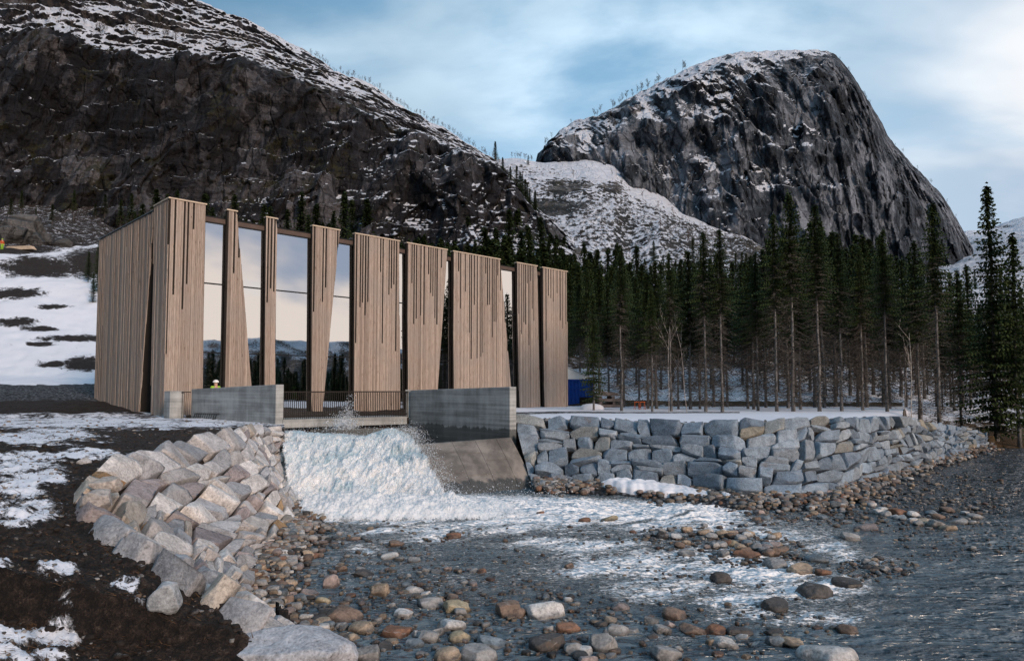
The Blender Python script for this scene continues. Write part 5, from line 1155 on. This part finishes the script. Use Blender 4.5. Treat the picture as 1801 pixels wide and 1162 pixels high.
def row(kind, px0, px1, step, D0_, D1_, y0, y1, label, group, wide=(1, 1.2), hmin=3.0, cond=None, ycurve=None):
    px = px0
    while px < px1:
        p = px + tr_.uniform(-.4, .4) * step; D = tr_.uniform(D0_, D1_)
        yt = (ycurve(p) if ycurve else 0) + tr_.uniform(y0, y1)
        if cond is None or cond(p):
            x, y, z = pt(p, D); h = top_h(p, D, z, yt)
            if h > hmin: plant(kind, x, y, z, min(h, 19), label, group, tr_.uniform(*wide))
        px += step
ctop = lambda p: float(np.interp(p, [980, 1080, 1200, 1320, 1380, 1450, 1550, 1620, 1700, 1800], [450, 455, 445, 440, 400, 395, 420, 425, 470, 470]))
row('mid', 1068, 1800, 24, 50, 60, -10, 55, 'bare-trunked spruce in the second rank behind the terrace', 'second rank of spruces behind the terrace', ycurve=ctop)
row('mid', 1012, 1640, 22, 66, 78, -5, 45, 'dark spruce in the dim third rank of the wood', 'third rank of spruces in the wood', (1.1, 1.3), ycurve=ctop)
row('green', 960, 1620, 20, 84, 112, 0, 40, 'dense green spruce deep in the wood behind the terrace', 'dense spruces deep in the wood', (1.1, 1.4), ycurve=ctop)
row('mid', 1655, 1830, 26, 50, 62, 40, 130, 'bare-trunked spruce at the right end of the wood', 'spruces at the right end of the wood', ycurve=ctop)
row('green', 1630, 1830, 20, 66, 100, 10, 120, 'scattered spruce on the snowy slope at the right', 'scattered spruces on the right slope', (1.0, 1.2), ycurve=ctop)
hill_top = lambda p: float(np.interp(p, [560, 640, 700, 760, 840, 900, 960, 1010, 1100], [452, 430, 412, 398, 388, 372, 392, 425, 440]))
row('far', 600, 1010, 14, 96, 112, 35, 70, 'green spruce on the slope right behind the power station roof', 'spruces on the slope behind the roof', (1.1, 1.4), ycurve=hill_top)
row('far', 640, 1130, 13, 116, 136, 12, 45, 'green spruce higher on the slope under the dark cliff', 'spruces higher under the dark cliff', (1.1, 1.4), ycurve=hill_top)
row('far', 690, 1130, 14, 140, 158, -12, 22, 'green spruce at the top edge of the wood under the cliff', 'spruces at the top edge of the wood', (1.1, 1.4), ycurve=hill_top)
row('thin', -10, 640, 18, 132, 148, 330, 400, 'thin dark spruce at the foot of the left cliff', 'thin spruces along the foot of the left cliff', (1.0, 1.5))
row('thin', 150, 620, 40, 118, 130, 360, 420, 'slim dark spruce on the rubble below the left cliff', 'slim spruces on the rubble below the left cliff', (1.0, 1.5))
for px, D, yt, lab in [(148, 92, 440, 'small young spruce on the snow slope, left of the building'), (166, 88, 425, 'young spruce touching the left edge of the building'), (158, 84, 478, 'smallest sapling spruce on the snow beside the building')]:
    x, y, z = pt(px, D); plant('green', x, y, z, top_h(px, D, z, yt), lab, None, 1.2)
def on(fn, px, D): c = fn(px, D); return float(c[0]), float(c[1]), float(c[2])
x, y, z = on(zT, 871, 470); plant('far', x, y, z - 1, 17, 'single spruce standing on the skyline of the saddle between the mountains', None, 1.1)
x, y, z = on(zT, 929, 474); plant('far', x, y, z - 1, 8, 'small spruce at the right end of the saddle skyline', None, 1.1)
for k in range(46):
    px = tr_.uniform(640, 950); D = tr_.uniform(160, 225); 
    q = zL(px, D); 
    if PIX(*q)[1] > 440 or PIX(*q)[1] < hill_top(px) - 75: continue
    plant('far', float(q[0]), float(q[1]), float(q[2]) - .5, tr_.uniform(5, 8), 'small spruce clinging to the lower end of the dark cliff', 'small spruces clinging to the cliff end', 1.2)
for k in range(26):
    px = tr_.uniform(1150, 1500); D = tr_.uniform(190, 260); x, y, z = on(zT, px, D); plant('far', x, y, z - .5, tr_.uniform(8, 12), 'far spruce along the foot of the snowy scree', 'far spruces at the foot of the scree', 1.2)
for k in range(18):
    px = tr_.uniform(1560, 1810); D = tr_.uniform(220, 420); x, y, z = on(zF, px, D); plant('far', x, y, z - .5, tr_.uniform(9, 14), 'far spruce on the low slope under the dome', 'far spruces on the low slope under the dome', 1.2)
# bare birches
def birch(seed, h, spread, depth, k=5, rad=.012, nb=(3, 5)):
    rg = random.Random(seed); m = MB()
    def grow(p, d, L, r, lv):
        n = 4; pts = [p]; q = Vector(p); dd_ = Vector(d)
        for i in range(n):
            dd_ = (dd_ + Vector((rg.gauss(0, .09), rg.gauss(0, .09), .05))).normalized(); q = q + dd_ * L / n; pts.append(q.copy())
        m.tube(pts, [r * (1 - .75 * i / n) for i in range(n + 1)], k if lv == 0 else 3, rg.random(), cap=False)
        if lv < depth:
            for j in range(rg.randint(*nb) * (2 if lv == 0 else 1)):
                t = rg.uniform(.25, .98); i = min(n - 1, int(t * n)); b0 = pts[i].lerp(pts[i + 1], t * n - i); a = rg.uniform(0, 6.28)
                nd = (dd_ + Vector((math.cos(a), math.sin(a), .1)) * spread).normalized(); grow(b0, nd, L * rg.uniform(.3, .5) * (1.15 - .5 * t), max(r * .33, .003 if depth > 2 else .026), lv + 1)
    grow((0, 0, -.1), (0, 0, 1), h, rad * h * .75, 0); return m.mesh('birch_tree')
def bare(me, x, y, z, s, label, group=None, mat=None, name='birch_tree'):
    if not me.materials: me.materials.append(M[mat or 'birch'])
    o = bpy.data.objects.new(name, me); COL.objects.link(o); o.location = (x, y, z); o.scale = (s, s, s); o.rotation_euler = (0, 0, tr_.uniform(0, 6.28)); return tag(o, label, 'tree', group)
for i, (px, D, h, lab) in enumerate([(1602, 40, 5.6, 'bare white-trunked birch standing before the dark wood'), (1622, 41, 3.6, 'small grey bare birch right of the white-trunked one'), (1176, 43.5, 5.4, 'thin pale leaning birch at the terrace edge'), (1208, 43.5, 5.6, 'forked pale birch at the terrace edge, right of the leaning one'), (1590, 39, 3.0, 'low bare birch left of the white-trunked one')]):
    x, y, z = pt(px, D); bare(birch(50 + i, h, .75 if i in (0, 1, 4) else .40, 3, 5, .0058 if i != 0 else .0085, (2, 4)), x, y, z, 1, lab)
scr = [birch(80 + i, 3.2, 1.0, 2, 3, .022, (6, 8)) for i in range(5)]
for i in range(100):
    px = 545 + (940 - 545) * (i + tr_.random()) / 100; q = crL(px) if px < 900 else crT(px); 
    bare(scr[i % 5], float(q[0]), float(q[1]), float(q[2]) - .3, tr_.uniform(.4, .95) * (1 if px < 900 else 1.9), 'bare scrub birch on the skyline ridge of the left mountain', 'scrub birches on the left ridge', 'scrub')
for i in range(44):
    px = tr_.uniform(955, 1215) if i < 30 else tr_.uniform(1470, 1690); q = crR(px); bare(scr[i % 5], float(q[0]), float(q[1]), float(q[2]) - .6, tr_.uniform(.9, 2.5) if i < 30 else tr_.uniform(.7, 1.6), 'bare scrub birch on the skyline of the rock dome', 'scrub birches on the dome skyline', 'scrub')
for i in range(90):
    px = tr_.uniform(960, 1330); D = tr_.uniform(250, 460); q = on(zT, px, D); bare(scr[i % 5], q[0], q[1], q[2] - .3, tr_.uniform(.8, 1.7), 'bare scrub birch on the snowy scree below the dome', 'scrub birches on the snowy scree', 'scrub')
for i in range(46):
    px = tr_.uniform(0, 330); D = tr_.uniform(190, 225); q = zL(px, D); bare(scr[i % 5], float(q[0]), float(q[1]), float(q[2]) - .3, tr_.uniform(.8, 1.5), 'bare scrub birch on the snow ledge above the left cliff', 'scrub birches above the left cliff', 'scrub')
# the wood's continuous mass on the slope behind the roof and along the scree foot
Vs = []; src = [k[0][1] for k in KINDS['far']]
for i in range(250):
    if i < 170:
        px = tr_.uniform(625, 1140); D = tr_.uniform(98, 158); x, y, z = pt(px, D); h = min(top_h(px, D, z, hill_top(px) + tr_.uniform(0, 55)), 13)
    else:
        px = tr_.uniform(1090, 1560); D = tr_.uniform(150, 215); c = on(zT, min(px, 1515), D) if D > 172 else pt(px, D); x, y, z = c; h = tr_.uniform(8, 12)
    if h < 3: continue
    me = src[i % len(src)]; n = len(me.vertices); c = np.empty(n * 3, np.float32); me.vertices.foreach_get('co', c); a = tr_.uniform(0, 6.28); c = c.reshape(-1, 3) * (h / 11 * np.array([1.2, 1.2, 1])); c = np.stack([c[:, 0] * math.cos(a) - c[:, 1] * math.sin(a), c[:, 0] * math.sin(a) + c[:, 1] * math.cos(a), c[:, 2]], -1); Vs.append(c + np.array([x, y, z - .2]))
Vs = np.concatenate(Vs); me = npmesh('forest', Vs, np.arange(len(Vs)).reshape(-1, 3)); attr(me, 'tone', np.repeat(rng.uniform(0, 1, len(Vs) // 3), 3)[:, None] * np.ones((1, 3)))
tag(link('forest', me, M['needle'], smooth=False), 'dark continuous spruce wood filling the slope behind the roof', 'forest', kind='stuff')
# the far bank's wood across the river, which the glazing mirrors: one mass
Vs, Ns, b = [], [], 0
src = [k[0][1] for k in KINDS['far']]
for i in range(330):
    a = tr_.uniform(R_(85), R_(116)); d = tr_.uniform(85, 120) if i < 150 else tr_.uniform(66, 84); me = src[i % len(src)]; n = len(me.vertices); c = np.empty(n * 3, np.float32); me.vertices.foreach_get('co', c); c = c.reshape(-1, 3) * (tr_.uniform(.6, 1.12) if i < 150 else tr_.uniform(.45, .72)); Vs.append(c + np.array([-10 + d * math.sin(a), 38 + d * math.cos(a), -1.0]))
Vs = np.concatenate(Vs); me = npmesh('forest', Vs, np.arange(len(Vs)).reshape(-1, 3)); attr(me, 'tone', np.repeat(rng.uniform(0, 1, len(Vs) // 3), 3)[:, None] * np.ones((1, 3)))
tag(link('forest', me, M['needle'], smooth=False), 'dark wood on the opposite bank, mirrored in the glass', 'forest', kind='stuff')
#@@MISC

# ------------------------------------------------------------------ things around the site
def put(o, p, rz=0): o.location = p; o.rotation_euler = (0, 0, rz); return o
# blue corrugated container
px0, px1 = 1000, 1043; D = 53.0; pA = U(992, 714, 60.5); pB = U(1044, 714, 62.5); g = float(pB[2]) - .05
d_ = (pB - pA)[:2]; Lc = float(np.linalg.norm(d_)); rz = math.atan2(d_[1], d_[0]); zt_ = float(U(1043, 667, 62.5)[2]); Hc = zt_ - g
M['blue'] = simple('blue_container_paint', (0.006, 0.065, 0.33), 0.45, var=.2); M['blue'].node_tree  # noqa
con = empty('shipping_container', (pA[0], pA[1], g), rz, 'blue corrugated steel container between the building end and the timber pile', 'container')
mb = MB(); n = 18; pts = []
for i in range(n + 1):
    t = i / n * Lc; pts += [(t, 0.0 if i % 2 else .10), (min(t + Lc / n * .5, Lc), 0.0 if i % 2 else .10)]
for a, b_ in zip(pts[:-1], pts[1:]):
    if b_[0] - a[0] < 1e-5: continue
    mb.add([(a[0], a[1], .12), (b_[0], b_[1], .12), (b_[0], b_[1], Hc - .1), (a[0], a[1], Hc - .1)], [(0, 1, 2, 3)])
mb.box((0, .14, .12), (Lc, 2.4, Hc - .1)); mb.build('corrugated_wall', M['blue'], con)
mb = MB(); mb.box((-.03, -.03, Hc - .1), (Lc + .03, 2.43, Hc)); mb.build('top_rail', M['blue'], con)
mb = MB(); mb.box((-.03, -.03, 0), (Lc * .5, 2.43, .118)); mb.build('base_rail', M['blue'], con)
for xx in (-.04, Lc - .08):
    mb = MB(); mb.box((xx, -.045, .119), (xx + .12, .03, Hc - .101)); mb.build('corner_post', M['blue'], con)
mb = MB(); mb.box((Lc * .52, -.06, -.05), (Lc * .97, .02, .85)); mb.build('open_hatch', M['dark_wood'], con)
# pale gabled storage tent
M['tent'] = simple('pale_tent_sheet', (0.45, 0.52, 0.55), 0.6, var=.05)
pA = U(985, 715, 70); g = float(gz(985, 70)) - .3; pT = U(1000, 644, 70); zt_ = float(pT[2]) - g; ze = float(U(1045, 668, 70)[2]) - g; wd = float(U(1046, 668, 70)[0] - pA[0])
tn = empty('storage_tent', (pA[0], pA[1], g), 0, 'pale grey gabled storage tent showing behind the blue container', 'tent')
mb = MB(); mb.add([(-2.5, 0, 0), (wd, 0, 0), (wd, 0, ze), (.5, 0, zt_), (-2.5, 0, ze), (-2.5, 8, 0), (wd, 8, 0), (wd, 8, ze), (.5, 8, zt_), (-2.5, 8, ze)], [(0, 1, 2, 3, 4), (9, 8, 7, 6, 5), (0, 4, 9, 5), (1, 6, 7, 2)]); mb.build('tent_wall', M['tent'], tn)
mb = MB(); mb.hexa([(.5, -.1, zt_ + .01), (wd + .15, -.1, ze - .02), (wd + .15, 8.1, ze - .02), (.5, 8.1, zt_ + .01), (.5, -.1, zt_ + .08), (wd + .15, -.1, ze + .05), (wd + .15, 8.1, ze + .05), (.5, 8.1, zt_ + .08)]); mb.hexa([(-2.65, -.1, ze - .02), (.5, -.1, zt_ + .01), (.5, 8.1, zt_ + .01), (-2.65, 8.1, ze - .02), (-2.65, -.1, ze + .05), (.5, -.1, zt_ + .08), (.5, 8.1, zt_ + .08), (-2.65, 8.1, ze + .05)]); mb.build('tent_roof', M['tent'], tn)
# timber pile: old beams stacked crosswise
M['old'] = simple('old_grey_timber', (0.10, 0.085, 0.08), 0.85, var=.4, sc=1.5)
pA = U(1046, 716, 50); g = float(pA[2]); tp = empty('timber_pile', (pA[0], pA[1], g), .25, 'loose pile of old grey beams beside the blue container', 'timber pile')
zz = 0.0
for lv in range(5):
    for k in range(2 if lv % 2 else 3):
        mb = MB(); L2 = tr_.uniform(1.4, 1.8)
        if lv % 2: mb.box((.2 + k * 1.0, -.5, 0), (.42 + k * 1.0, .6, .17))
        else: mb.box((0, -.5 + k * .42, 0), (L2, -.22 + k * .42, .19))
        o = mb.build('beam', M['old'], tp, bevel=.01); o.location = (tr_.uniform(-.1, .12), 0, zz + .004 * k); o.rotation_euler = (0, tr_.uniform(-.05, .03) * (lv > 2), tr_.uniform(-.06, .06))
    zz += .205
mb = MB(); mb.box((-.2, -.3, 0), (2.0, -.12, .08)); o = mb.build('beam', M['old'], tp); o.location = (-.1, 0, zz + .12); o.rotation_euler = (0, .16, .1)
# snow lump by the container
p, F_ = rock(12, rgS, .8, 4, .8, 1, .15, 1.4); o = link('snow_heap', npmesh('snow_heap', p * (.75, .5, .32), F_), M['snow']); put(o, U(1041, 718, 49.5)); tag(o, 'small white heap of snow in front of the container hatch', 'snow heap')
# two little orange trestles at the wood edge
for px, lab in ((1120, 'small orange trestle at the edge of the wood, the left of two'), (1130, 'small orange trestle at the edge of the wood, the right of two')):
    q = U(px, 714, 50.5); t = empty('trestle', (q[0], q[1], gz(px, 50.5)), .2, lab, 'trestle')
    mb = MB(); mb.box((-.2, -.03, .5), (.2, .03, .56)); mb.build('crossbar', M['orange'], t)
    for sx in (-.16, .16):
        for sy in (-.16, .16): mb = MB(); mb.tube([(sx * .9, 0, .5), (sx * 1.1, sy, -.02)], .018, 5); mb.build('leg', M['orange'], t)
# plank stack and boulders up by the track, far left
q = U(35, 410, 106); t = empty('plank_stack', (q[0], q[1], gz(35, 106) + .1), -.15, 'stack of pale planks beside the track on the upper left slope', 'plank stack')
for k in range(5): mb = MB(); mb.box((-2.2 + .1 * k, -.4, k * .11), (2.6 - .1 * k, .4, k * .11 + .1)); mb.build('plank', M['cap'], t)
for px, py, D, w_, lab in [(22, 385, 112, 60, 'large pale rock outcrop above the track at the left edge'), (75, 392, 114, 44, 'rounded grey boulder above the track'), (115, 400, 113, 34, 'smaller grey boulder above the track, nearest the building'), (45, 350, 120, 70, 'dark split boulder high at the left edge')]:
    p, F_ = rock(22, rgS, .4, 12, .7, .95, .15); r_ = w_ / 2 * D / F; o = link('boulder', npmesh('boulder', p * (r_, r_ * .8, r_ * .7), F_), M['talus']); put(o, (U(px, py, D)[0], D, gz(px, D) + r_ * .3)); o.color = (.10, .10, .10, 1); tag(o, lab, 'stone')
# people
def person(p, rz, label, top, legs, hat, pose=0.0):
    t = empty('person', p, rz, label, 'person')
    J = {'pel': (0, 0, .95), 'wst': (0, 0, 1.10), 'chs': (0, 0, 1.32), 'nk': (0, 0, 1.50), 'hd': (0, -.02, 1.62), 'tp': (0, -.01, 1.74)}
    E = [('pel', 'wst'), ('wst', 'chs'), ('chs', 'nk'), ('nk', 'hd'), ('hd', 'tp')]; Rd = {'pel': .15, 'wst': .14, 'chs': .17, 'nk': .06, 'hd': .10, 'tp': .07}
    for sd, n in ((-1, 'l'), (1, 'r')):
        J.update({n + 'sh': (sd * .19, 0, 1.44), n + 'el': (sd * .25, -.03 - pose * .1, 1.16), n + 'wr': (sd * .23, -.12 - pose * .2, .93 + pose * .15), n + 'pm': (sd * .23, -.15 - pose * .2, .85 + pose * .15), n + 'hp': (sd * .10, 0, .90), n + 'kn': (sd * .11, -.03, .50), n + 'an': (sd * .12, .02, .09), n + 'to': (sd * .13, -.15, .04)})
        Rd.update({n + 'sh': .075, n + 'el': .05, n + 'wr': .035, n + 'pm': .036, n + 'hp': .10, n + 'kn': .065, n + 'an': .045, n + 'to': .04})
        E += [('chs', n + 'sh'), (n + 'sh', n + 'el'), (n + 'el', n + 'wr'), (n + 'wr', n + 'pm'), ('pel', n + 'hp'), (n + 'hp', n + 'kn'), (n + 'kn', n + 'an'), (n + 'an', n + 'to')]
        for f in range(5):
            w = J[n + 'pm']; k = n + 'f%d' % f; J[k] = (w[0] + (-.03 + .018 * f), w[1] - (.05 if f else .0) * .5, w[2] - (.045 if f == 0 else .085 - abs(f - 2.5) * .008)); Rd[k] = .009; E.append((n + 'pm', k))
    def grow(keys, edges, mat, name, infl=1.0):
        ks = [k for k in J if k in keys]; me = bpy.data.meshes.new(name); me.from_pydata([J[k] for k in ks], [(ks.index(a), ks.index(b)) for a, b in edges if a in ks and b in ks], [])
        o = link(name, me, None, t, False); m_ = o.modifiers.new('skin', 'SKIN'); sv = me.skin_vertices[0].data
        for i, k in enumerate(ks): sv[i].radius = (Rd[k] * infl, Rd[k] * infl * (.75 if k in ('pel', 'wst', 'chs') else 1))
        sv[0].use_root = True; ss_ = o.modifiers.new('sub', 'SUBSURF'); ss_.levels = ss_.render_levels = 1; me.materials.append(mat); return o
    grow(set(J), E, M['skin'], 'body')
    grow({'pel', 'wst', 'chs', 'lsh', 'rsh', 'lel', 'rel', 'lwr', 'rwr'}, E, top, 'jacket', 1.22)
    grow({'pel', 'lhp', 'rhp', 'lkn', 'rkn', 'lan', 'ran'}, E, legs, 'trousers', 1.2)
    V_, F_ = CG[9]; s_ = V_ / np.linalg.norm(V_, axis=1)[:, None]; s_ = s_ * (.135, .155, .13); s_[:, 2] = np.maximum(s_[:, 2], -.01); s_[:, 1] -= .02
    o = link('helmet', npmesh('helmet', s_, F_), hat, t); o.location = (0, 0, 1.68); return t
q = U(379, 684, 33.8); person((q[0], q[1], float(U(379, 667, 33.8)[2]) - 1.82), .9, 'worker with white helmet and yellow-green vest behind the left concrete wall', M['hivis'], M['navy'], M['helmet'])
q = U(516, 700, 43.4); person((q[0], q[1], 2.0), 2.2, 'worker in a green vest standing dimly inside behind the glass', M['hivis'], M['navy'], M['hivis'], .6)
person((U(4, 420, 104)[0], 104, gz(4, 104)), 1.2, 'person in orange and yellow work clothes on the track at the far left edge', M['orange'], M['hivis'], M['hivis'])
# winter grass, roots and sticks on the near bank: uncountable
tf = []; tn_ = []
for i in range(1100):
    px, py = rgS.uniform(-20, 460), rgS.uniform(770, 1165); q = Uz(px, py, 1.6)
    if q[1] > 26 or q[1] < 5.2 or inpoly(bandL, np.array([q[0]]), np.array([q[1]]))[0]: continue
    g = gxy(q[0], q[1])
    if g < .7: continue
    k = int(rgS.integers(2, 9)); c = rgS.normal(0, .05, 2)
    for _ in range(k):
        a = rgS.uniform(0, 6.28); l = rgS.uniform(.04, .16); w_ = rgS.uniform(.002, .006); x, y = q[0] + c[0] + rgS.normal(0, .05), q[1] + c[1] + rgS.normal(0, .05)
        tf.append([(x - w_ * math.sin(a), y + w_ * math.cos(a), g), (x + w_ * math.sin(a), y - w_ * math.cos(a), g + .004), (x + l * math.cos(a), y + l * math.sin(a), g + l * rgS.uniform(.05, .6))]); tn_.append(rgS.uniform(0, 1))
M['straw'] = leaf_mat('dead_grass', (0.03, 0.018, 0.010), (0.16, 0.09, 0.045))
me = tri_mesh('dead_grass', tf, tn_); tag(link('dead_grass', me, M['straw'], smooth=False), 'dead brown grass and roots matted on the dark bank', 'grass', kind='stuff')
